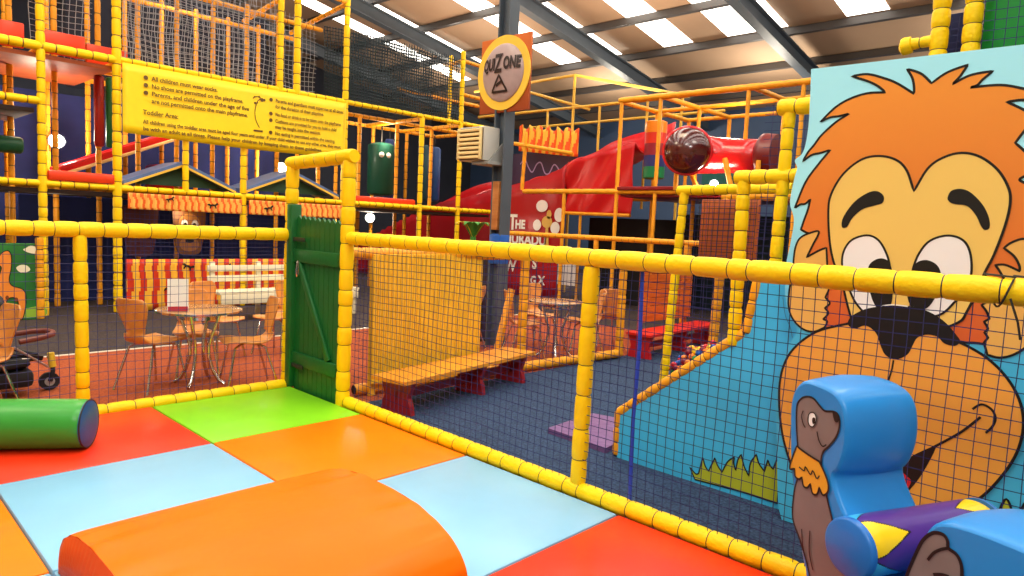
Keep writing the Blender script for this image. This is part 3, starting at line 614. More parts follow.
for iy in range(-9, 10):
    for ix in range(-10, 3):
        x = 6.68 + ix * .070 + (iy % 2) * .035; y = 3.42 + iy * .0615
        q = math.hypot((x - 6.68) / .44, (y - 3.42) / .44)
        if q > 1.0: continue
        z = FL + .33 * (1 - q * q) + .004 + .036 + random.uniform(0, .012)
        if random.random() < .13: z += .05
        nm, p = random.choice(protos)
        if nm in used: o = p.copy(); COL.objects.link(o)
        else: o = p; used.add(nm)
        o.location = (x, y, z)
        tag(o, 'small %s plastic play ball in the heap beyond the slide edge' % nm, 'ball', 'play balls in the heap'); cnt += 1

# ------------------------------------------------------------------ cafe furniture
def make_chair(label, group):
    t = thing('cafe_chair', label, 'chair', (0, 0, 0), group)
    pf = [(.21, .405, .17), (.19, .425, .185), (.1, .42, .19), (0, .405, .185), (-.1, .402, .165), (-.16, .415, .14), (-.195, .45, .115), (-.21, .50, .10), (-.22, .56, .115), (-.235, .64, .15), (-.25, .72, .175), (-.262, .78, .165), (-.268, .805, .13)]
    def f(u, v):
        a = v * (len(pf) - 1); i = min(int(a), len(pf) - 2); q = a - i; p, n = pf[i], pf[i + 1]
        y = p[0] + (n[0] - p[0]) * q; z = p[1] + (n[1] - p[1]) * q; w = p[2] + (n[2] - p[2]) * q; s = 2 * u - 1
        if i >= 7: y += .03 * s * s
        else: z += .012 * s * s
        return (s * w, y, z)
    b = MB(); b.grid(f, 10, 36); b.build('shell', BEECH, t, solid=.012, angle=60)
    for sx, sy in ((1, 1), (-1, 1), (1, -1), (-1, -1)):
        b = MB(); x1, y1 = sx * .19, (.2 if sy > 0 else -.24)
        b.tube([(sx * .02, sy * .02, .392), (sx * .10, sy * .09, .388), (sx * .135, sy * .13, .37), (x1, y1, 0)], .0105, 8); b.build('leg', CHROME, t)
    return t
_c0 = []
def chair(x, y, ang, label, group):
    if not _c0: t = make_chair(label, group); _c0.append(t)
    else: t = copy_tree(_c0[0])
    t.location = (x, y, FL); t.rotation_euler = (0, 0, math.radians(ang)); tag(t, label, 'chair', group)
G1 = 'beech cafe chairs round the left table'; G2 = 'beech cafe chairs at the tables beyond the bench'
def table(x, y, r, label):
    t = thing('cafe_table', label, 'table', (x, y, FL), 'round cafe tables')
    def Q(p): return (p[0] + x, p[1] + y, p[2] + FL)
    b = MB(); b.tube([Q((0, 0, z)) for z in (.665, .668, .685, .69)], [r - .012, r, r, r - .006], 48, [1, 1, 0, 0]); b.build('tabletop', [wood('table_laminate', (186, 140, 92), (160, 112, 66), (8, 8, 8), .25), CHROME], t, angle=50)
    for i in range(4):
        a = PI / 4 + i * PI / 2; c, s = math.cos(a), math.sin(a); b = MB()
        b.tube([Q((c * q, s * q, z)) for q, z in ((.18, .66), (.16, .58), (.115, .46), (.085, .36), (.085, .26), (.12, .14), (.17, .05), (.225, .012))], .016, 10); b.build('leg', CHROME, t, angle=60)
    b = MB(); b.tube([Q((0, 0, .60)), Q((0, 0, .63))], .16, 20); b.build('leg_ring', CHROME, t)
    return t
table(2.49, 6.26, .36, 'round cafe table with a menu card on it, just beyond the left fence net')
chair(2.14, 6.37, -66, 'beech cafe chair at the menu table, nearest the post of the fence, facing the gate', G1)
chair(2.80, 5.98, 78, 'beech cafe chair at the menu table, nearest the green gate, facing the fence post', G1)
chair(2.58, 6.62, 170, 'beech cafe chair behind the menu card, on the far side of its table', G1)
chair(3.12, 7.35, 200, 'beech cafe chair standing behind the menu table, between it and the white picnic bench', G1)
chair(3.75, 7.25, 120, 'beech cafe chair farthest toward the gate, half hidden by it', G1)
chair(.86, 6.16, 100, 'beech cafe chair beside the black pushchair, cut by the edge of the picture', 'beech cafe chair by the pushchair')
mc = thing('menu_card', 'white menu card with a red foot band standing on the round cafe table', 'menu card', (2.3, 6.2, FL + .69))
b = MB(); a = V((.94, -.34, 0))
p_ = V((2.19, 6.19, FL + .692))
for s in (-1, 1):
    o2 = V((.34, .94, 0)) * (.035 * (1 if s > 0 else -1)); q = [p_ + o2, p_ + a * .165 + o2, p_ + a * .165 + V((0, 0, .28)), p_ + V((0, 0, .28))]
    b.slab(q, V((.34, .94, 0)) * .003, 0)
b.build('card', WHITE, mc, smooth=False)
b = MB(); o2 = V((.34, .94, 0)) * -.036
b.slab([p_ + o2 * 1.04 + a * .005 + V((0, 0, .004)), p_ + o2 * 1.04 + a * .16 + V((0, 0, .004)), p_ + o2 * .86 + a * .16 + V((0, 0, .045)), p_ + o2 * .86 + a * .005 + V((0, 0, .045))], V((.34, .94, 0)) * -.002)
b.build('foot_band', mat('menu_red', (190, 40, 50), .5), mc, smooth=False)
table(6.3, 5.28, .33, 'round cafe table with chairs about it, seen between the bench and the tall fence post')
table(5.9, 7.0, .33, 'round cafe table farther off, below the steel column')
chair(5.98, 5.48, -120, 'beech cafe chair at the table beyond the bench, facing the tall fence post', G2)
chair(6.80, 5.25, 50, 'beech cafe chair just behind the tall fence post, its back to the red bench', G2)
chair(7.45, 5.38, -35, 'beech cafe chair turned with its broad back toward the fence corner post', G2)
chair(6.75, 5.95, 165, 'beech cafe chair on the far side of the table beyond the bench', G2)
chair(5.55, 7.2, -90, 'beech cafe chair at the farther table, nearest the yellow slatted screen', G2)
chair(6.5, 7.75, 150, 'beech cafe chair on the far side of the farther table', G2)
chair(5.75, 6.35, 10, 'beech cafe chair on the near side of the farther table, its back to the fence', G2)
for lab, X0, Y0, rot in (('white slatted picnic bench against the striped curtain, behind the menu table', 4.1, 10.0, 0),):
    t = thing('picnic_bench', lab, 'bench', (X0, Y0, FL))
    for z, d, h in ((.70, 0, .09), (.55, 0, .09)):
        b = MB(); b.box((X0, Y0 + .02, z + FL), (X0 + 2.3, Y0 + .05, z + h + FL), 0, .008); b.build('back_slat', CREAM, t)
    for dy in (-.34, -.2, -.06):
        b = MB(); b.box((X0, Y0 + dy - .055, .40 + FL), (X0 + 2.3, Y0 + dy + .055, .44 + FL), 0, .008); b.build('seat_slat', CREAM, t)
    b = MB(); b.box((X0 + .02, Y0 - .40, .26 + FL), (X0 + 2.28, Y0 - .37, .40 + FL), 0, .008); b.build('apron', CREAM, t)
    for x in (.05, .75, 1.5, 2.2):
        b = MB(); b.box((X0 + x, Y0 + .05, FL), (X0 + x + .07, Y0 + .1, .84 + FL), 0, .008); b.build('post', CREAM, t)
        b = MB(); b.box((X0 + x, Y0 - .37, FL), (X0 + x + .07, Y0 - .31, .40 + FL), 0, .008); b.build('leg', CREAM, t)
# pushchair
pc = thing('pushchair', 'black pushchair with a small front wheel parked on the terracotta carpet beside a chair', 'pushchair', (1.0, 6.75, FL))
PB = mat('pushchair_fabric', (22, 22, 28), .8, var=.2); PF = mat('pushchair_frame', (40, 40, 42), .35, metal=.6); YC = 6.75
def wheel(x, y, r):
    b = MB(); b.tube([(x, y - .02, FL + r), (x, y - .018, FL + r), (x, y + .018, FL + r), (x, y + .02, FL + r)], [r * .8, r, r, r * .8], 24); w_ = b.build('wheel', PB, pc)
    b = MB(); b.tube([(x, y - .026, FL + r), (x, y + .026, FL + r)], r * .5, 18); b.build('hub', mat('hub_grey', (160, 160, 160), .4), w_)
for dy in (-.18, .18):
    y = YC + dy
    b = MB(); b.tube([(.42, y, .95), (.62, y, .72), (.92, y, .42), (1.15, y, .30), (1.38, YC + dy * .4, .24)], .013, 8); b.tube([(.60, y, .06), (.8, y, .20), (1.0, y, .24), (1.38, YC + dy * .3, .22)], .013, 8); b.build('frame_side', PF, pc)
    wheel(.60, y + .04 * (1 if dy > 0 else -1), .085)
wheel(1.44, YC, .075)
b = MB(); b.tube([(1.44, YC - .035, FL + .08), (1.46, YC - .035, .10), (1.46, YC - .03, .17), (1.44, YC, .23)], .018, 10); b.build('wheel_fork', PB, pc)
b = MB(); b.tube([(1.46, YC - .02, .14), (1.45, YC - .02, .26)], [.03, .026], 12); b.build('swivel', mat('fork_yellow', (222, 186, 50), .4), pc)
b = MB(); b.tube([(1.16, YC - .19, .36), (1.42, YC - .06, .15)], .010, 8); b.build('strut', mat('strut_silver', (190, 190, 195), .3, metal=.7), pc)
b = MB(); b.grid(lambda u, v: (.60 + .66 * v + .02 * math.sin(v * 9), YC - .19 + .38 * u, .86 - .66 * min(1, v * 1.5) - .05 * math.sin(u * PI) + .10 * max(0, v - .66)), 10, 24); b.build('seat', PB, pc, solid=.05)
b = MB(); b.grid(lambda u, v: (1.0 - .36 * math.cos(v * 1.9), YC - .20 + .40 * u, .46 + .30 * math.sin(v * 1.9) * (.8 + .2 * math.sin(PI * u))), 10, 14); b.build('hood', PB, pc, solid=.02)
b = MB(); b.box((.85, YC - .2, .02), (1.3, YC + .2, .16), 0, .04); b.build('basket', PB, pc)
b = MB(); b.tube([(1.2, YC - .2, .40), (1.36, YC - .18, .42), (1.45, YC - .1, .43), (1.47, YC, .43), (1.45, YC + .1, .43), (1.36, YC + .18, .42), (1.2, YC + .2, .40)], .022, 10); b.build('bumper_bar', mat('bumper_brown', (110, 50, 40), .5), pc)
# ------------------------------------------------------------------ big climbing frame along the back
cf = thing('climbing_frame', 'tall yellow padded climbing frame on three levels, carrying the yellow rules banner', 'climbing frame', (5, 12.8, FL))
Y0, ROWS = 11.3, (12.3, 13.4, 14.5)
FTIE = mat('amber_tie', (120, 78, 14), .6)
def fpad(nm, p, q, r, m):
    b = MB(); pad(b, p, q, r, .19, 8, False); return b.build(nm, [m, FTIE], cf, angle=60)
def cpost(x, y, z0, z1, m=YEL, r=.062):
    r *= .82 if y < 11.5 else .72
    fpad('post', (x, y, z0), (x, y, z1), r, m)
def cbeam(p, q, m=YEL, r=.055, nm='beam'):
    r *= .85
    fpad(nm, p, q, r, m)
for x, z0, z1, r in ((.45, FL, 5.7, .062), (1.41, FL, 5.7, .062), (2.37, FL, 5.9, .066), (3.30, FL, 5.9, .078), (4.27, 1.78, 2.62, .062), (5.2, FL, 2.62, .066), (5.83, 3.6, 5.9, .066), (6.14, 3.6, 5.9, .075), (7.12, FL, 5.55, .068), (8.93, FL, 3.62, .062), (9.98, FL, 5.15, .062), (11.05, FL, 3.7, .06)):
    cpost(x, Y0, z0, z1, YEL, r)
for y in ROWS[:2]:
    for x in (.45, 1.41, 2.2, 2.75, 3.33, 3.9, 4.5, 5.1, 5.7, 6.3, 7.17, 8.1, 9.05, 10.0):
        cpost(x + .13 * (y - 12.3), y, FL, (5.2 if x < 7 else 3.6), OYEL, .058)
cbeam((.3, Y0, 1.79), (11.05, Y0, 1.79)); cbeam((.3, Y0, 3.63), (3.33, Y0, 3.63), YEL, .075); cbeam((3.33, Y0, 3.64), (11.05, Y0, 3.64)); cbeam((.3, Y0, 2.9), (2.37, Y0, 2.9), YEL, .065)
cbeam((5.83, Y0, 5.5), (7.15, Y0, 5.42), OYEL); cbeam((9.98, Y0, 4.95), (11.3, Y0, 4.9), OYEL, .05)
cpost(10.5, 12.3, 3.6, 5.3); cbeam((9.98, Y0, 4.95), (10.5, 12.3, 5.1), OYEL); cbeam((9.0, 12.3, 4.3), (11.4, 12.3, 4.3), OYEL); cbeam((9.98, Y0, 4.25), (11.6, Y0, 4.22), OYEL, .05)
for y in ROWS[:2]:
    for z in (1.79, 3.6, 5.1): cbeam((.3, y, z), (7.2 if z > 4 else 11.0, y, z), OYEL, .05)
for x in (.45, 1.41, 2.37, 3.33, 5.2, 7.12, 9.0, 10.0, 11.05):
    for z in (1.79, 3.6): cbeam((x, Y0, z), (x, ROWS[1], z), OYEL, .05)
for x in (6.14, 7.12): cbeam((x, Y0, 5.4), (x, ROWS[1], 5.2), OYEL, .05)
b = MB(); b.box((.3, Y0 + .06, 3.48), (3.28, 13.4, 3.54), 0, .005); b.build('deck', OBOARD, cf)
b = MB(); b.box((.3, Y0 + .06, 2.74), (2.3, 13.0, 2.80), 0, .005); b.build('deck', DWOOD, cf)
b = MB(); b.box((.3, Y0 + .06, 1.66), (11.0, 13.4, 1.72), 0, .005); b.build('deck', DWOOD, cf)
for x0, x1, z0, z1, y in ((2.43, 3.26, 1.84, 1.98, Y0), (7.2, 8.87, 1.80, 1.94, Y0 + .1), (9.0, 9.92, 1.72, 1.80, Y0 + .1)):
    b = MB(); b.box((x0, y - .05, z0), (x1, y + .05, z1), 0, .03); b.build('edge_pad', ORED, cf)
for x0, x1, z0, z1 in ((2.02, 2.3, 3.66, 4.0), (2.5, 3.05, 3.66, 3.98), (3.06, 3.62, 3.62, 3.9), (.6, 1.9, 3.66, 3.95)):
    b = MB(); b.box((x0, 11.85, z0), (x1, 11.93, z1), 0, .02); b.build('kick_pad', ORED, cf)
b = MB(); b.box((2.4, 12.95, FL), (7.1, 12.99, 1.64), 0); b.box((.3, 14.0, FL), (7.1, 14.04, 3.4), 0); b.build('back_cloth', mat('deep_blue_cloth', (30, 42, 104), .9, var=.25, vscale=2), cf)
b = MB(); b.box((3.4, 14.4, 3.6), (7.1, 14.44, 5.6), 0); b.build('back_cloth', DARK, cf)
b = MB(); b.box((6.2, 12.2, 3.6), (7.05, 12.26, 3.85)); b.build('kick_pad', mat('mid_blue_board', (70, 100, 165), .6), cf)
b = MB(); net(b, (3.42, Y0 + .02, 3.66), (1, 0, 0), (0, 0, 1), 2.36, 2.1, .085, .0052, .03, segs=8); b.build('net', NETG, cf); b = MB(); net(b, (3.45, Y0 + .5, 3.6), (1, 0, 0), (0, 0, 1), 2.2, 1.9, .085, .0045, .03, segs=8); b.build('net', NETG, cf)
b = MB(); net(b, (7.2, Y0, 3.68), (1, 0, 0), (0, 0, 1), 2.7, 1.3, .062, .0105, .02); b.build('net', NETD, cf); b = MB(); net(b, (7.2, Y0 + .9, 3.68), (1, 0, 0), (0, 0, 1), 2.7, 1.5, .062, .0105, .02); b.build('net', NETD, cf)
b = MB(); net(b, (2.45, 12.32, 3.66), (1, 0, 0), (0, 0, 1), .8, 1.4, .085, .005, .02); net(b, (6.2, 12.34, 3.66), (1, 0, 0), (0, 0, 1), .9, 1.6, .085, .005, .02); b.build('net', NETG, cf)
b = MB(); net(b, (3.4, Y0, .72), (1, 0, 0), (0, 0, 1), 3.6, .8, .07, .003, .01); b.build('net', NETB, cf)

# rules banner
BAN = mat('banner_yellow', (255, 214, 4), .45, var=.03)
sg = thing('rules_banner', 'long yellow banner of printed house rules tied along the climbing frame', 'banner', (5.2, 11.2, 2.6))
b = MB(); b.grid(lambda u, v: (3.35 + 3.74 * u, 11.215 + .012 * math.sin(u * 9) * math.sin(v * PI), 2.60 + .03 * math.sin(u * PI) * -1 * (1 - v) + 1.0 * v), 40, 8); b.build('sheet', BAN, sg, solid=.004)
b = MB(); INK = 0
def line(x, z, s, size, wid=None):
    m2 = MB(); text_mesh(m2, s, size, lambda a, c: V((a, 11.195, c)), 0, bold=.0022)
    w_ = max(p.x for p in m2.v); k_ = (wid / w_) if wid else 1
    b.add([V((x + p.x * k_, p.y, z + p.z)) for p in m2.v], m2.f, 0)
def dot(x, z, r=.032): b.add([V((x + r * math.cos(2 * PI * i / 16), 11.195, z + r * math.sin(2 * PI * i / 16))) for i in range(16)], [list(range(16))], 0)
for z, s, w_ in ((3.405, 'All children must wear socks.', .98), (3.295, 'No shoes are permitted on the playframe.', 1.40), (3.185, 'Parents, and children under the age of five', 1.50), (3.08, 'are not permitted onto the main playframe.', 1.48)): line(3.74, z, s, .088, w_)
for z in (3.435, 3.325, 3.215): dot(3.66, z)
line(3.62, 2.90, 'Toddler Area:', .095, .50)
line(3.62, 2.765, 'All children using the toddler area must be aged four years and under. If your child wishes to use any other area, they must', .078, 3.36)
line(3.62, 2.665, 'be with an adult at all times. Please help your children by keeping them to these guidelines.', .078, 2.98)
for z, s, w_ in ((3.40, 'Parents and guardians must supervise at all times', 1.32), (3.30, 'for the duration of their playtime.', .92), (3.17, 'No food or drink is to be taken onto the playframe.', 1.28), (3.06, 'Cushions are provided for you to hold a child', 1.18), (2.965, 'may be taught into the session.', .86), (2.855, 'No eating is permitted within the seating.', 1.16)): line(5.70, z, s, .082, w_)
for z in (3.43, 3.20, 3.09, 2.885): dot(5.62, z)
ribbon(b, spline([(5.30, 3.40), (5.36, 3.44), (5.44, 3.42), (5.38, 3.36), (5.34, 3.2), (5.36, 3.05), (5.42, 2.94)], 6, False), .014, lambda a, c: V((a, 11.195, c)), 0, False)
for x, z, r in ((5.46, 3.40, .03), (5.50, 3.405, .02), (5.34, 3.33, .02), (5.38, 3.34, .014), (5.33, 3.43, .012), (5.41, 3.45, .012)): dot(x, z, r)
ribbon(b, [(5.32, 2.88), (5.48, 2.885)], .03, lambda a, c: V((a, 11.195, c)), 0, False)
b.build('printed_rules', mat('banner_ink', (96, 66, 4), .5), sg, smooth=False)

# striped panels and valances
SR = vinyl('stripe_red', (206, 52, 18), .5); SY = vinyl('stripe_yellow', (244, 180, 50), .5); SO = vinyl('stripe_pale', (250, 186, 84), .5); VO1 = vinyl('stripe_deep_orange', (234, 104, 36), .5)
def striped(name, label, x0, x1, z0, z1, y, n, wob, ms, blobs=(), lean=0, group=None):
    t = thing(name, label, 'cover' if 'cover' in name else 'valance', ((x0 + x1) / 2, y, z0), group); b = MB(); NX = n * 6
    def col(i, j): return int(math.floor((i + .5) / 6 + wob * math.sin(j * 1.3) + lean * j / 8)) % 2
    b.grid(lambda u, v: (x0 + (x1 - x0) * u, y + .018 * math.sin(u * n * PI), z0 + (z1 - z0) * v), NX, 8, col); b.build('sheet', ms, t, solid=.01, angle=70)
    b = MB()
    for (bx, bz, s, rot) in blobs:
        o = spline([(-1, .1), (-.6, .35), (-.3, .2), (0, .3), (.4, .25), (.7, .5), (1, .45), (.9, .15), (.6, .0), (.7, -.4), (.5, -.45), (.35, -.1), (-.2, -.1), (-.35, -.5), (-.55, -.45), (-.5, -.05)], 3)
        b.poly([V((bx + s * (p[0] * math.cos(rot) - p[1] * math.sin(rot)), y - .032, bz + s * (p[0] * math.sin(rot) + p[1] * math.cos(rot)))) for p in o])
    if blobs: b.build('lizard_print', BLACK, t, smooth=False)
striped('striped_cover', 'red and yellow wavy striped cover with lizard prints, left of the white picnic bench', 3.40, 5.14, FL + .02, .74, 11.26, 19, .18, [SR, SY], ((4.02, .30, .11, .6), (4.28, .62, .1, -.4), (4.9, .6, .09, .3)), group='striped covers low on the climbing frame')
striped('striped_cover', 'red and yellow wavy striped cover behind the white picnic bench, next to the gate', 5.26, 7.05, FL + .02, .74, 11.26, 19, .18, [SR, SY], ((6.2, .4, .1, .5),), group='striped covers low on the climbing frame')
striped('striped_valance', 'orange striped valance under the blue gable, with small dark lizard prints', 3.42, 5.14, 1.49, 1.73, 11.22, 34, .3, [VO1, SO], ((4.0, 1.66, .07, .3), (4.65, 1.6, .09, 0)), .8, 'striped valances')
striped('striped_valance', 'orange striped valance behind the top of the green gate', 5.27, 7.05, 1.49, 1.73, 11.22, 34, .3, [VO1, SO], ((5.6, 1.6, .09, .2),), .8, 'striped valances')
def gable(x0, x1, zb, zt, lab):
    t = thing('play_house_roof', lab, 'play house roof', ((x0 + x1) / 2, 11.4, zb)); xm = (x0 + x1) / 2
    for s in (-1, 1):
        xe = xm + s * (x1 - x0) / 2; b = MB(); b.slab([(xm, 11.36, zt), (xe, 11.36, zb), (xe, 12.2, zb), (xm, 12.2, zt)], (0, 0, .05)); b.build('roof_board', mat('roof_blue', (84, 110, 160), .5, var=.1), t, smooth=False)
        b = MB(); b.slab([(xm, 11.345, zt), (xe, 11.345, zb), (xe, 11.345, zb - .035), (xm, 11.345, zt - .035)], (0, .02, 0)); b.build('fascia', mat('fascia_yellow', (236, 190, 60), .5), t, smooth=False)
    b = MB(); b.slab([(x0 + .15, 11.5, zb + .02), (x1 - .15, 11.5, zb + .02), (xm, 11.5, zt - .03)], (0, .03, 0)); b.build('gable_board', mat('gable_green', (34, 74, 48), .6), t, smooth=False)
gable(3.40, 5.1, 1.86, 2.22, 'blue gabled play house roof under the left part of the rules banner')
gable(5.26, 7.06, 1.88, 2.24, 'blue gabled play house roof above the green gate, beside the bright lamp')
# red slide lanes inside the frame
t = thing('inner_slide', 'red slide with pale yellow edges running down inside the frame below the banner', 'slide', (3.9, 13, 1.8))
b = MB(); b.slab([(2.9, 12.75, 1.95), (4.9, 12.75, 2.83), (4.9, 13.25, 2.83), (2.9, 13.25, 1.95)], (0, 0, .05)); b.build('bed', RED, t, smooth=False)
for y in (12.72, 13.28):
    b = MB(); b.bar((2.9, y, 2.05), (4.9, y, 2.93), .05, .12, 0, .02); b.build('side_rail', RED, t)
    b = MB(); b.bar((2.9, y - .03, 1.97), (4.9, y - .03, 2.85), .03, .05, 0, .01); b.build('trim', mat('slide_cream', (240, 210, 150), .5), t)
b = MB(); b.box((4.4, 13.0, 1.75), (5.0, 13.6, 2.3), 0, .08); tag(b.build('foam_block', RED), 'red foam block at the top of the inner slide, behind the blue gable', 'foam block')
# coloured foam rollers and barrel
for x, c, nm, lab in ((3.26, (150, 26, 20), 'roller_red', 'red upright foam roller hung from the upper deck beside the banner'), (3.42, (30, 104, 52), 'roller_green2', 'green upright foam roller hung from the upper deck beside the banner')):
    b = MB(); b.tube([(x, 12, 2.42), (x, 12, 2.44), (x, 12, 3.46), (x, 12, 3.48)], [.05, .07, .07, .05], 16); tag(b.build('foam_roller', vinyl(nm, c, .4), angle=60), lab, 'foam roller', 'foam rollers under the upper deck')
b = MB(); b.tube([(1.3, 12, 2.32), (1.32, 12, 2.32), (2.25, 12, 2.32), (2.28, 12, 2.32)], [.1, .12, .12, .1], 20); tag(b.build('foam_barrel', vinyl('barrel_green', (20, 84, 54), .4), angle=60), 'dark green foam barrel lying across the frame at the picture edge', 'foam barrel')
b = MB(); b.box((1.3, 12.35, 1.85), (2.05, 12.5, 2.75), 0, .05); tag(b.build('foam_mattress', vinyl('panel_orange_red', (220, 70, 30), .5)), 'orange-red foam mattress standing upright behind the green barrel', 'foam mattress')
# face panels
t = thing('face_panel', 'brown rounded panel painted with a pale eyed animal face, inside the dark lower bay', 'painted panel', (4.58, 11.9, .8))
def rr(x, z, w, h, q=4): return spline([(x - w, z + h * .7), (x - w * .7, z + h), (x + w * .7, z + h), (x + w, z + h * .7), (x + w * .8, z - h * .6), (x + w * .5, z - h), (x - w * .5, z - h), (x - w * .8, z - h * .6)], q)
def ell(x, z, w, h, n=24): return [(x + w * math.cos(2 * PI * i / n), z + h * math.sin(2 * PI * i / n)) for i in range(n)]
b = MB(); b.slab([(p[0], 11.95, p[1]) for p in rr(4.58, 1.18, .27, .40)], (0, .03, 0)); b.build('board', mat('panel_brown', (124, 74, 30), .5), t, smooth=False)
b = MB()
for sh, y, mi in ((ell(4.58, 1.24, .19, .22), 11.947, 0), (ell(4.50, 1.28, .055, .075), 11.944, 1), (ell(4.67, 1.28, .055, .075), 11.944, 1), (ell(4.51, 1.26, .03, .045), 11.941, 2), (ell(4.66, 1.26, .03, .045), 11.941, 2), (ell(4.58, .94, .16, .12), 11.945, 0), (ell(4.58, 1.0, .07, .035), 11.942, 2)): b.poly([V((p[0], y, p[1])) for p in sh], mi)
b.build('face_painting', [mat('panel_tan', (170, 112, 50), .5), PW, BLACK], t, smooth=False)
t = thing('face_panel', 'dark maroon panel with two round white eyes, inside the dark lower bay', 'painted panel', (3.8, 11.9, .7))
b = MB(); b.slab([(p[0], 11.95, p[1]) for p in rr(3.82, 1.15, .27, .40)], (0, .03, 0)); b.build('board', mat('panel_maroon', (74, 16, 26), .5), t, smooth=False)
b = MB()
for x in (3.66, 3.90): b.poly([V((p[0], 11.946, p[1])) for p in ell(x, 1.17, .075, .06)], 0); b.poly([V((p[0], 11.943, p[1])) for p in ell(x, 1.17, .03, .025)], 1)
b.build('eye_painting', [PW, BLACK], t, smooth=False)
# giraffe mural board
GM = mat('mural_green', (30, 112, 40), .5, var=.35, vscale=2.2)
t = thing('mural_board', 'green jungle mural board with a giraffe and pale clouds, at the left picture edge', 'painted board', (1.6, 11.0, FL))
b = MB(); b.box((.5, 11.05, FL), (2.24, 11.09, .97), 0, .005); b.build('board', GM, t, smooth=False)
pm = lambda a, c, lev: V((a, 11.045 - .002 * lev, c)); b = MB()
art(b, [(1.826, 0.805), (1.869, 0.857), (1.923, 0.87), (1.954, 0.805), (1.951, 0.646), (1.927, 0.488), (1.958, 0.408), (2.078, 0.35), (2.109, 0.215), (2.072, -0.026), (2.028, -0.024), (2.01, 0.219), (1.901, 0.224), (1.875, -0.014), (1.833, -0.011), (1.815, 0.228), (1.775, 0.361), (1.799, 0.492), (1.844, 0.648), (1.792, 0.701)], 0, 1, pm, .012, 3)
for px_ in ([(2.086, 0.885), (2.12, 0.911), (2.165, 0.939), (2.221, 0.926), (2.265, 0.872), (2.242, 0.832), (2.152, 0.845)], [(2.006, 0.646), (2.061, 0.685), (2.127, 0.671), (2.16, 0.617), (2.104, 0.578), (2.038, 0.592)]): art(b, px_, 1, 1, pm)
for q in ((1.72, .62), (1.8, .5), (1.76, .3), (1.9, .25), (2.0, .22), (1.72, .42)): b.poly([V((p[0], 11.038, p[1])) for p in ell(q[0], q[1], .02, .03, 10)], 2)
art(b, [(1.813, 0.07), (1.921, 0.117), (2.085, 0.094), (2.301, 0.123), (2.299, -0.027), (1.811, 0.004)], 4, 0, pm)
b.build('jungle_painting', [mat('giraffe_print', (232, 136, 40), .5), CREAM, mat('spot_print', (120, 56, 20), .5), BLACK, mat('lime_print', (140, 180, 50), .5)], t, smooth=False)
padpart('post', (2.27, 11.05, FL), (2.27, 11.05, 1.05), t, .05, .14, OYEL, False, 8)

# ------------------------------------------------------------------ punch bags on the middle level
def bag(x, y, z0, z1, r, c, nm, lab, eyes=False):
    t = thing('punch_bag', lab, 'punch bag', (x, y, z0), 'punch bags on the middle level'); b = MB()
    b.tube([(x, y, z0), (x, y, z0 + .05), (x, y, z1 - .05), (x, y, z1)], [r * .75, r, r, r * .7], 20); b.build('bag', vinyl(nm, c, .45), t, angle=60)
    b = MB(); b.tube([(x, y, z1), (x, y, 3.58)], .015, 6); b.build('strap', BLACK, t)
    if eyes:
        b = MB()
        for dx in (-.09, .09): b.from_bm(_sph(.06), 0, Matrix.Translation((x + dx - .1, y - r * .93, z1 - .28)))
        b.build('eye', PW, t)
def _sph(r):
    bm = bmesh.new(); bmesh.ops.create_uvsphere(bm, u_segments=16, v_segments=10, radius=r); return bm
bag(9.15, 13.0, 2.05, 3.2, .3, (16, 76, 62), 'bag_green', 'dark green punch bag with two white eyes, on the middle level above the red slide', True)
bag(10.35, 13.0, 2.0, 3.3, .13, (18, 62, 74), 'bag_teal', 'slim dark teal punch bag next to the green eyed bag')
bag(10.75, 13.1, 2.0, 3.3, .16, (30, 70, 130), 'bag_blue', 'blue punch bag hanging near the louvred heater')
bag(9.8, 13.6, 1.95, 3.4, .12, (40, 60, 120), 'bag_navy', 'thin navy punch bag behind the green eyed bag')

# ------------------------------------------------------------------ second frame at the far right with tube and dome
rf = thing('climbing_frame', 'slim amber climbing frame carrying the red crawl tube and its dome', 'climbing frame', (11.5, 6, FL))
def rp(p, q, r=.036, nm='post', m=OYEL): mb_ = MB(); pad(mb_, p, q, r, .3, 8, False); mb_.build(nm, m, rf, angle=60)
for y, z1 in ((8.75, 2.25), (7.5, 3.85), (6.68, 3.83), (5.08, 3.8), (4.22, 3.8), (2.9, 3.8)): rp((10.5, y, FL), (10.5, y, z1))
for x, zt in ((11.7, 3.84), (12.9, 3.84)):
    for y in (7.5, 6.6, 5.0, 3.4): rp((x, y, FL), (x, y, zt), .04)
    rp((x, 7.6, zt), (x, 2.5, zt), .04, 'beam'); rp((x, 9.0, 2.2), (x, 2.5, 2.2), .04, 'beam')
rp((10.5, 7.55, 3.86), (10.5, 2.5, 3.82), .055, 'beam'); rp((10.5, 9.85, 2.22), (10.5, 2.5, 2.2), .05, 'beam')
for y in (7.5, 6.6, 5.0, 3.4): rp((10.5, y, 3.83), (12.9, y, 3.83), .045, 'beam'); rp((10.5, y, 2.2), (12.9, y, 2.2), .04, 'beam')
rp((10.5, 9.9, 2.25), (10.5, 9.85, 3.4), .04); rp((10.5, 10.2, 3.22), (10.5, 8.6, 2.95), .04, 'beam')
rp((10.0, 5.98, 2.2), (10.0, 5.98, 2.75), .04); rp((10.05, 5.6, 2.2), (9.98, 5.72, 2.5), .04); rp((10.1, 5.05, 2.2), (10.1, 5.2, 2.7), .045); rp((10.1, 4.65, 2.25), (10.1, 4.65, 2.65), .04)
for y0, y1 in ((6.6, 7.45), (5.1, 6.6)):
    b = MB(); b.box((10.55, y0, 2.12), (12.9, y1, 2.18), 0, .005); b.build('deck', DRED, rf)
b = MB(); b.box((10.42, 5.4, 2.23), (10.47, 7.45, 2.3), 0, .02); b.build('edge_pad', DRED, rf)
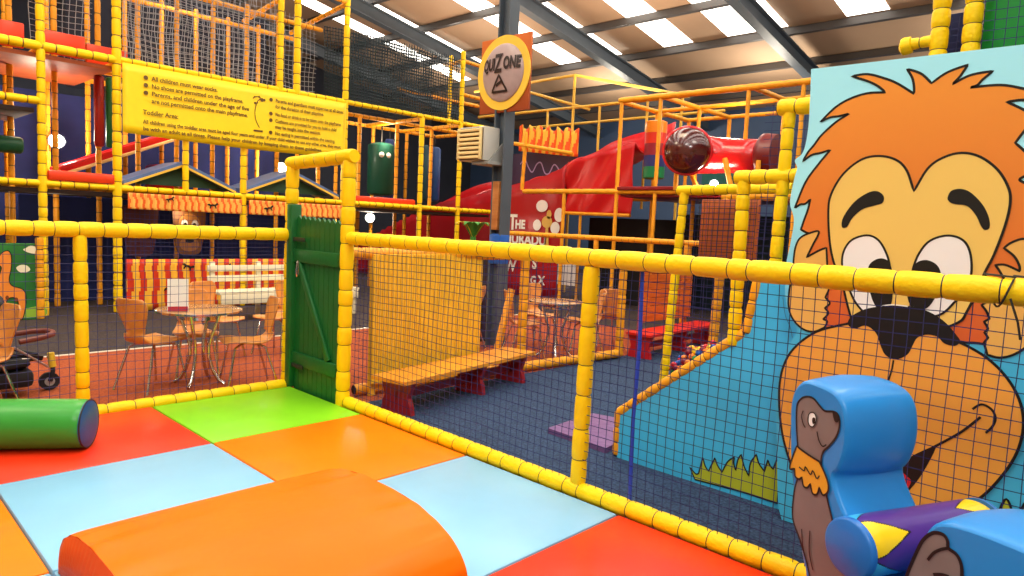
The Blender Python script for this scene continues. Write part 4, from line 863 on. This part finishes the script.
b = MB(); b.box((12.95, 2.5, FL), (12.99, 7.5, 1.9), 0); b.build('back_cloth', mat('dark_teal_cloth', (22, 40, 50), .9, var=.2), rf)
b = MB(); b.box((11.6, 3.0, 2.3), (11.65, 6.4, 2.62), 0); b.build('panel', vinyl('panel_teal', (20, 90, 90), .5), rf)
for y, c, nm in ((5.6, (20, 120, 70), 'band_green'), (5.35, (30, 70, 150), 'band_blue')):
    b = MB(); b.box((11.5, y - .1, 2.25), (11.56, y + .1, 2.6), 0, .02); b.build('panel', vinyl(nm, c, .5), rf)
# tube and dome
TUBE = mat('tube_red', (206, 20, 26), .22, coat=.4); tb = thing('crawl_tube', 'red plastic crawl tube bending away from a dark clear viewing dome', 'crawl tube', (10.2, 5.4, 2.4))
dn = V((-.90, -.43, 0)); dc = V((9.80, 5.69, 2.80))
arcp = [dc + dn * .02, dc - dn * .15, dc - dn * .30, V((10.28, 5.72, 2.8)), V((10.42, 5.55, 2.79)), V((10.47, 5.3, 2.78)), V((10.48, 5.05, 2.76)), V((10.48, 4.75, 2.74))]
b = MB(); b.tube([V((*p, 0)) if False else p for p in arcp], [.37, .36, .34, .31, .29, .27, .27, .27], 28, 0, False); b.build('tube', TUBE, tb, solid=.012, angle=70)
b = MB(); xx, yy = basis(dn); b.tube([dc + dn * .03 + (xx * math.cos(a) + yy * math.sin(a)) * .365 for a in [2 * PI * i / 40 for i in range(40)]], .028, 8, 0, closed=True); b.build('flange', TUBE, tb)
b = MB(); b.grid(lambda u, v: dc + dn * (.03 + .22 * math.sin(v * PI / 2)) + (xx * math.cos(2 * PI * u) + yy * math.sin(2 * PI * u)) * .36 * math.cos(v * PI / 2), 40, 12); b.build('dome', mat('dome_smoked_red', (74, 6, 8), .16, coat=.35, spec=.8), tb, angle=80)
b = MB(); b.tube([V((10.48, 4.79, 2.74)), V((10.48, 4.74, 2.74)), V((10.48, 4.68, 2.74)), V((10.48, 4.52, 2.74))], [.30, .36, .36, .34], 28); b.build('end_collar', mat('collar_maroon', (110, 10, 16), .35), tb, angle=60)
# banded roller
b = MB(); zb = [2.52, 2.72, 2.725, 2.93, 2.935, 3.15, 3.155, 3.35, 3.355, 3.56]
b.tube([(11.3, 7.25, z) for z in [2.50] + zb + [3.58]], [.16] + [.2] * 10 + [.16], 24, [4, 4, 4, 3, 3, 2, 2, 1, 1, 0, 0, 0]); ob_ = b.build('banded_roller', [vinyl('bd_orange', (240, 140, 20)), vinyl('bd_red', (214, 46, 22)), vinyl('bd_maroon', (140, 26, 46)), vinyl('bd_navy', (40, 44, 110)), vinyl('bd_green', (20, 120, 70))], angle=60)
tag(ob_, 'upright foam roller banded orange, red, maroon, navy and green, beside the dome', 'foam roller')

# ------------------------------------------------------------------ red wave slide with its painted skirt
ws = thing('wave_slide', 'long glossy red wave slide with a red skirt painted with white lettering and pale balloons', 'slide', (11.5, 10, FL))
PTS = [(7.72, 3.20), (8.2, 3.08), (8.7, 3.0), (9.3, 2.86), (9.75, 2.66), (10.3, 2.52), (10.9, 2.40), (11.6, 2.28), (12.6, 2.10), (13.8, 1.90), (15.0, 1.50), (16.4, 1.05), (17.4, .8)]
sl = spline(PTS, 5, False); Ls = len(sl) - 1
def slz(t): i = min(int(t * Ls), Ls - 1); q = t * Ls - i; return (sl[i][0] + (sl[i + 1][0] - sl[i][0]) * q, sl[i][1] + (sl[i + 1][1] - sl[i][1]) * q)
b = MB(); b.grid(lambda u, v: (11.35 + 1.3 * u, slz(v)[0], slz(v)[1] - .22 + .22 * abs(2 * u - 1) ** 4 + .06 * math.sin(v * 34) + (.16 * u)), 14, 70); b.build('bed', RED, ws, solid=.03, angle=70)
b = MB(); b.grid(lambda u, v: (12.65 + .1 * u, slz(v)[0], slz(v)[1] + .1 + (.5 * u)), 3, 60); b.build('side_wall', RED, ws, solid=.03, angle=70)
def zbot(y): return 1.83 if y < 9.38 else FL
b = MB()
def skirt(u, v, a=7.72, c=9.4):
    y = a + (c - a) * u; i = min(range(len(sl)), key=lambda k_: abs(sl[k_][0] - y)); zt = sl[i][1] + .02
    z0 = 1.80 + .02 * math.sin(y * 5); return (11.30 + .05 * math.sin(v * 5 + u * 6) * math.sin(PI * v) + .03 * math.sin(u * 17 + v * 9), y, z0 + (zt - z0) * v)
b.grid(skirt, 30, 14); b.build('skirt', RED, ws, solid=.012, angle=80)
b = MB()
def skirt2(u, v):
    y = 9.4 + 7.8 * u; i = min(range(len(sl)), key=lambda k_: abs(sl[k_][0] - y)); zt = sl[i][1] + .02
    return (11.30 + .006 * math.sin(u * 60), y, FL + (zt - FL) * v)
b.grid(skirt2, 60, 8); b.build('skirt', vinyl('skirt_red', (172, 18, 28), .35, .15, 3), ws, solid=.012, angle=80)
b = MB(); SKX = 11.26
pk = lambda a, c, lev=0: V((SKX - .003 * lev, a, c))
for (px_, pz_, w_, h_) in ((9.72, 1.97, .11, .09), (9.33, 1.83, .10, .10), (9.82, 1.66, .09, .09), (9.42, 1.63, .10, .10)):
    pass
for y_, z_, w_, h_ in [(9.994, 1.956, 0.17, 0.13), (9.499, 1.773, 0.13, 0.15), (10.113, 1.541, 0.12, 0.12), (9.592, 1.494, 0.13, 0.13)]: b.poly([pk(p[0], p[1]) for p in ell(y_, z_, w_, h_)], 0)
ty, tz = (9.827, 1.615)
b.poly([pk(p[0], p[1], 1) for p in ell(ty, tz, .15, .13)], 1); b.poly([pk(p[0], p[1], 1) for p in ell(ty - .05, tz + .16, .07, .1)], 1)
b.poly([pk(ty - .04, tz - .1), pk(ty + .03, tz - .1), pk(ty + .05, tz - .5), pk(ty - .08, tz - .5)], 1)
def wall_text(s, y, z, size, sx): text_mesh(b, s, size, lambda a, c: pk(y - a, z + c), 0, sx, bold=.012)
for s, q, sz, wpx in [('T', (10.994, 1.422), 0.48, 0), ('HE', (10.775, 1.452), 0.26, 0), ('JURADU', (10.943, 1.105), 0.32, 0), ('W', (11.032, 0.481), 0.34, 0), ('S', (10.199, 0.59), 0.3, 0), ('G', (10.236, 0.231), 0.26, 0), ('X', (9.999, 0.252), 0.26, 0)]: wall_text(s, q[0], q[1], sz, .95)
b.build('painted_lettering', [mat('lettering_white', (240, 232, 226), .5), mat('tree_gold', (216, 168, 70), .5)], ws, smooth=False)
b = MB(); b.box((12.2, 6.9, FL), (12.25, 9.4, 1.76), 0); b.build('under_panel', mat('under_black', (22, 22, 26), .9), ws)
b = MB(); b.tube([(11.27, 9.42, 1.82), (11.27, 7.7, 1.80)], .035, 8); b.tube([(11.3, 8.95, FL), (11.3, 8.95, 1.8)], .03, 8); b.build('support_tube', OYEL, ws)
# poster on the skirt
q0, q1 = [(9.422, 0.306), (8.94, 0.831)]
b = MB(); b.box((11.215, q1[0], q0[1]), (11.23, q0[0], q1[1]), 0); tag(b.build('notice_board', mat('notice_paper', (214, 206, 204), .5), smooth=False), 'pale blank notice board fixed low on the dark red skirt, above the cafe tables', 'notice')
# flame striped curtain and squiggle panel above the slide
def xstrip(name, label, y0, y1, z0, z1, dz, x, n, ms):
    t = thing(name, label, 'curtain', (x, (y0 + y1) / 2, z0)); b = MB()
    b.grid(lambda u, v: (x + .03 * math.sin(u * n * PI), y0 + (y1 - y0) * u, z0 + dz * u + (z1 - z0) * v + .05 * math.sin(u * 40) * v), n * 6, 8, lambda i, j: int((i + .5) / 6 + .35 * math.sin(j * .9)) % 2); b.build('cloth', ms, t, solid=.01, angle=70); return t
xstrip('flame_curtain', 'orange and yellow flame striped curtain high above the red slide', 11.1, 9.35, 3.22, 3.78, -.2, 11.6, 17, [vinyl('flame_orange', (240, 92, 24), .5), vinyl('flame_yellow', (250, 190, 60), .5)])
t = thing('squiggle_panel', 'dark purple panel with pale squiggle lines beside the column, above the red slide', 'painted panel', (11.9, 10.6, 2.3))
b = MB(); b.box((11.9, 9.6, 2.2), (11.94, 11.6, 3.2), 0); b.build('board', mat('squiggle_purple', (50, 30, 66), .6), t, smooth=False)
b = MB(); ribbon(b, spline([(11.3 - .13 * i, 2.95 + .14 * math.sin(i * 1.7) - .02 * i) for i in range(13)], 6, False), .03, lambda a, c: V((11.895, a, c)), 0, False); b.build('squiggle', mat('squiggle_lilac', (160, 140, 190), .5), t, smooth=False)
# the light tube cage above the slide
cg = thing('tube_cage', 'open cage of thin pale yellow tubes above the wave slide, under the roof', 'cage', (13, 10, 2.3))
PY = mat('pale_yellow_tube', (228, 182, 62), .45)
def ct(p, q, nm='bar', r=.035):
    b = MB(); b.tube([p, q], r, 8); b.build(nm, PY, cg)
ct((13, 10.69, FL), (13, 10.69, 5.14), 'upright'); ct((13, 10.69, 5.14), (13, 14.2, 5.1)); ct((13, 10.69, 5.14), (14.6, 8.7, 4.75)); ct((14.6, 8.7, FL), (14.6, 8.7, 4.75), 'upright')
ct((13, 14.0, 4.4), (13, 7.6, 4.36)); ct((13, 12.2, 4.9), (13, 10.2, 4.3))
for y in (11.5, 9.9, 9.3, 8.6): ct((13, y, 2.0), (13, y, 4.38), 'upright', .03)
ct((14.6, 13.6, 4.3), (14.6, 7.6, 4.3))

# ------------------------------------------------------------------ sign and heater on the steel column
qs = thing('round_sign', 'round yellow rimmed sign with a lettered grey globe, high on the steel column', 'sign', (6.16, 6.1, 3.3))
QX = 6.17; qc = (6.215, 3.386)
b = MB(); b.box((QX, qc[0] - .44, qc[1] - .48), (QX + .03, qc[0] + .42, qc[1] + .44), 0, .004); b.build('board', grad('sign_orange', (150, 60, 20), (216, 110, 40), -.4, .5), qs, smooth=False)
QZ = lambda a, c, lev: V((QX - .006 - .002 * lev, qc[0] - a, qc[1] + c))
b = MB(); b.slab([V((QX - .004, qc[0] + p[0], qc[1] + p[1])) for p in ell(0, 0, .455, .455, 64)], (-.012, 0, 0)); b.build('rim', mat('sign_rim', (250, 206, 70), .4), qs, smooth=False)
b = MB(); b.grid(lambda u, v: V((QX - .018 - .06 * math.sin(v * PI / 2) ** 1.0, qc[0] + .355 * math.cos(v * PI / 2) * math.cos(2 * PI * u), qc[1] + .355 * math.cos(v * PI / 2) * math.sin(2 * PI * u))), 48, 12)
b.build('globe', mat('sign_globe', (176, 152, 150), .35, var=.08), qs, angle=80)
b = MB()
def on(a, c):
    r = min(.999, math.hypot(a, c) / .355); return V((QX - .030 - .06 * math.sqrt(1 - r * r), qc[0] - a, qc[1] + c))
for s, x_, sz, zz in (('QUI', -.30, .20, .03), ('Z', -.085, .31, .0), ('ONE', .065, .20, .03)):
    m2 = MB(); text_mesh(m2, s, sz, lambda a, c: V((a, 0, c)), 0, .62, bold=.010); b.add([on(p.x + x_, p.z + zz) for p in m2.v], m2.f, 0)
ribbon(b, spline([(-.13, -.24, 1), (.13, -.24, 1), (0, -.04, 1)], 10), .028, on, 0); ribbon(b, spline([(-.05, -.17), (0, -.14), (.05, -.12)], 4, False), .035, on, 0, False); 
b.build('lettering', mat('sign_ink', (44, 26, 26), .4), qs, smooth=False)
ht = thing('louvred_heater', 'cream louvred heater unit bracketed to the steel column below the round sign', 'heater', (6.0, 6.35, 2.2))
h0, h1 = [(6.709, 2.305), (6.287, 2.693)]
b = MB(); b.box((5.93, h1[0] - .02, h0[1] - .01), (6.2, h0[0] + .02, h1[1] + .02), 0, .012); b.build('casing', mat('heater_grey', (200, 198, 188), .5), ht)
b = MB(); b.box((5.90, h1[0], h0[1]), (5.935, h0[0], h1[1]), 0, .006); b.build('grille_back', mat('heater_dark', (96, 70, 34), .6), ht)
HC = mat('heater_cream', (244, 218, 150), .5)
for i in range(7):
    z = h0[1] + (h1[1] - h0[1]) * (i + .5) / 7; b = MB(); b.box((5.875, h1[0] + .01, z - .017), (5.905, h0[0] - .01, z + .017), 0, .005); b.build('louvre', HC, ht)
for y in (h1[0] + .01, h0[0] - .01):
    b = MB(); b.box((5.875, y - .014, h0[1]), (5.91, y + .014, h1[1]), 0, .004); b.build('louvre_frame', HC, ht)
b = MB(); b.box((5.95, 6.2, h0[1] - .06), (6.36, 6.5, h0[1] - .02), 0, .006); b.slab([(6.0, 6.24, h0[1] - .02), (6.3, 6.24, h0[1] - .02), (6.3, 6.24, h0[1] + .3)], (0, .02, 0)); b.build('bracket', mat('bracket_grey', (150, 150, 146), .5), ht, smooth=False)

# leafy decoration on a dark pedestal
pd = thing('palm_decoration', 'small green and yellow leafy decoration on a dark pedestal beside the blue column foot', 'decoration', (6.0, 7.0, FL))
pc_ = [6.253, 6.748, 1.287]
b = MB(); b.box((pc_[0] - .2, pc_[1] - .2, FL), (pc_[0] + .2, pc_[1] + .2, pc_[2] - .05), 0, .02); b.build('pedestal', DWOOD, pd)
for i in range(9):
    a = 2 * PI * i / 9; L = .26; b = MB(); d = V((math.cos(a), math.sin(a), 0)); n_ = V((-d.y, d.x, 0))
    b.grid(lambda u, v: V((pc_[0], pc_[1], pc_[2])) + d * (L * v) + V((0, 0, .24 * math.sin(v * 2.2))) + n_ * ((u - .5) * .11 * math.sin(PI * min(.97, v * .9 + .08))), 3, 8); b.build('leaf', mat('leaf_yellow', (226, 190, 40), .5) if i % 4 == 0 else mat('leaf_green', (70, 150, 50), .5), pd, solid=.006)
b = MB(); b.tube([(pc_[0], pc_[1], pc_[2] - .06), (pc_[0], pc_[1], pc_[2] + .04)], .04, 10); b.build('stem', mat('leaf_green', (70, 150, 50), .5), pd)

# ------------------------------------------------------------------ lamps and light
LAMP = mat('lamp_glow', (255, 246, 228), .5, emit=60.0)
def flood(p, lab, r=.085, w=30, col=(1, .86, .66)):
    t = thing('floodlight', lab, 'lamp', p, 'floodlights'); p = V(p); d = (V((0, 0, 1.5)) - p).normalized(); x_, y_ = basis(d)
    b = MB(); b.tube([p - d * .14, p - d * .12, p - d * .01, p + d * .01], [r * .5, r * .8, r * 1.15, r * 1.2], 20); b.build('housing', STEEL, t, angle=60)
    b = MB(); b.tube([p + d * .008, p + d * .02, p + d * .03], [r, r * .9, r * .4], 20); b.build('lens', LAMP, t, angle=80)
    l = bpy.data.lights.new('floodlight_beam', 'POINT'); l.energy = w; l.color = col; l.shadow_soft_size = .1; o = bpy.data.objects.new('floodlight_beam', l); COL.objects.link(o); o.location = p + d * .18 - V((0, 0, 0)); 
flood((2.97, 13.2, 2.53), 'bright floodlight in the middle level of the left frame, seen beside the slanting red slide', .10, 60)
flood((6.8, 13.1, 2.44), 'bright floodlight under the banner end, beside the second blue gable', .10, 60)
flood((8.96, 13.1, 1.53), 'bright floodlight low behind the frame, just above the fence beside the red slide', .09, 40)
flood((10.3, 5.46, 2.32), 'small floodlight under the crawl tube', .06, 20)
def area(name, loc, size, e, col, rot=(0, 0, 0), sy=None):
    l = bpy.data.lights.new(name, 'AREA'); l.energy = e; l.color = col; l.size = size
    if sy: l.shape = 'RECTANGLE'; l.size_y = sy
    o = bpy.data.objects.new(name, l); COL.objects.link(o); o.location = loc; o.rotation_euler = rot; return o
WARM = (1.0, .80, .55)
area('hall_fill', (1.2, 2.4, 6.5), 1.6, 110, (1, .95, .86)); area('hall_fill', (5.5, 1.0, 6.5), 1.6, 80, (1, .93, .82))  # unseen area fill added over the hall for general brightness
area('hall_fill', (2.5, 8.0, 6.4), 1.6, 100, WARM); area('hall_fill', (7.5, 6.0, 6.2), 1.6, 80, WARM); area('hall_fill', (-2, 6, 6.6), 1.6, 80, WARM)
area('hall_fill', (-3, -3, 7), 2.4, 420, (1, .96, .9))  # unseen fill added from the camera side
for x, y, z, e in ((1.5, 12.8, 1.5, 12), (4.5, 12.6, 3.3, 28), (6.5, 12.6, 3.3, 28), (2.6, 12.6, 3.0, 12), (9.0, 12.6, 3.3, 40), (4.4, 11.85, 1.45, 7), (6.0, 11.85, 1.45, 7), (2.6, 11.85, 1.45, 6), (1.2, 11.8, 1.45, 5), (2.8, 12.4, 5.2, 30), (5.0, 12.9, 5.2, 25), (11.4, 5.8, 3.6, 25)):  # unseen warm fill points added inside the frames and under the decks
    l = bpy.data.lights.new('frame_fill', 'POINT'); l.energy = e; l.color = WARM; l.shadow_soft_size = .15; o = bpy.data.objects.new('frame_fill', l); COL.objects.link(o); o.location = (x, y, z)
for x, y, e in ((17.5, 3, 160), (17.5, 8, 200), (17.5, 13, 200), (15, 18, 160), (6, 19, 120)):  # unseen fill points added to lift the far walls
    l = bpy.data.lights.new('far_fill', 'POINT'); l.energy = e; l.color = (1, .9, .75); l.shadow_soft_size = .3; o = bpy.data.objects.new('far_fill', l); COL.objects.link(o); o.location = (x, y, 4.9)
for x, y in ((8, 9.2), (12, 4.7), (13, 9.2), (9, 13.7), (5, 4.7), (13, 13.7)): area('ceiling_fill', (x, y, 4.8), 2.5, 85, (1, .84, .66), (PI, 0, 0))  # unseen upward fill added to brighten the ceiling
wd = bpy.data.worlds.new('hall_world'); SC.world = wd; wd.use_nodes = True
wd.node_tree.nodes['Background'].inputs['Color'].default_value = (.8, .85, 1, 1); wd.node_tree.nodes['Background'].inputs['Strength'].default_value = .3
SC.view_settings.view_transform = 'Standard'; SC.view_settings.look = 'None'; SC.view_settings.gamma = 1; SC.view_settings.use_curve_mapping = False
SC.view_settings.exposure = 0.12
SC.cycles.use_denoising = True
SC.cycles.max_bounces = 6; SC.cycles.diffuse_bounces = 4; SC.cycles.glossy_bounces = 3; SC.cycles.transmission_bounces = 4; SC.cycles.sample_clamp_indirect = 6
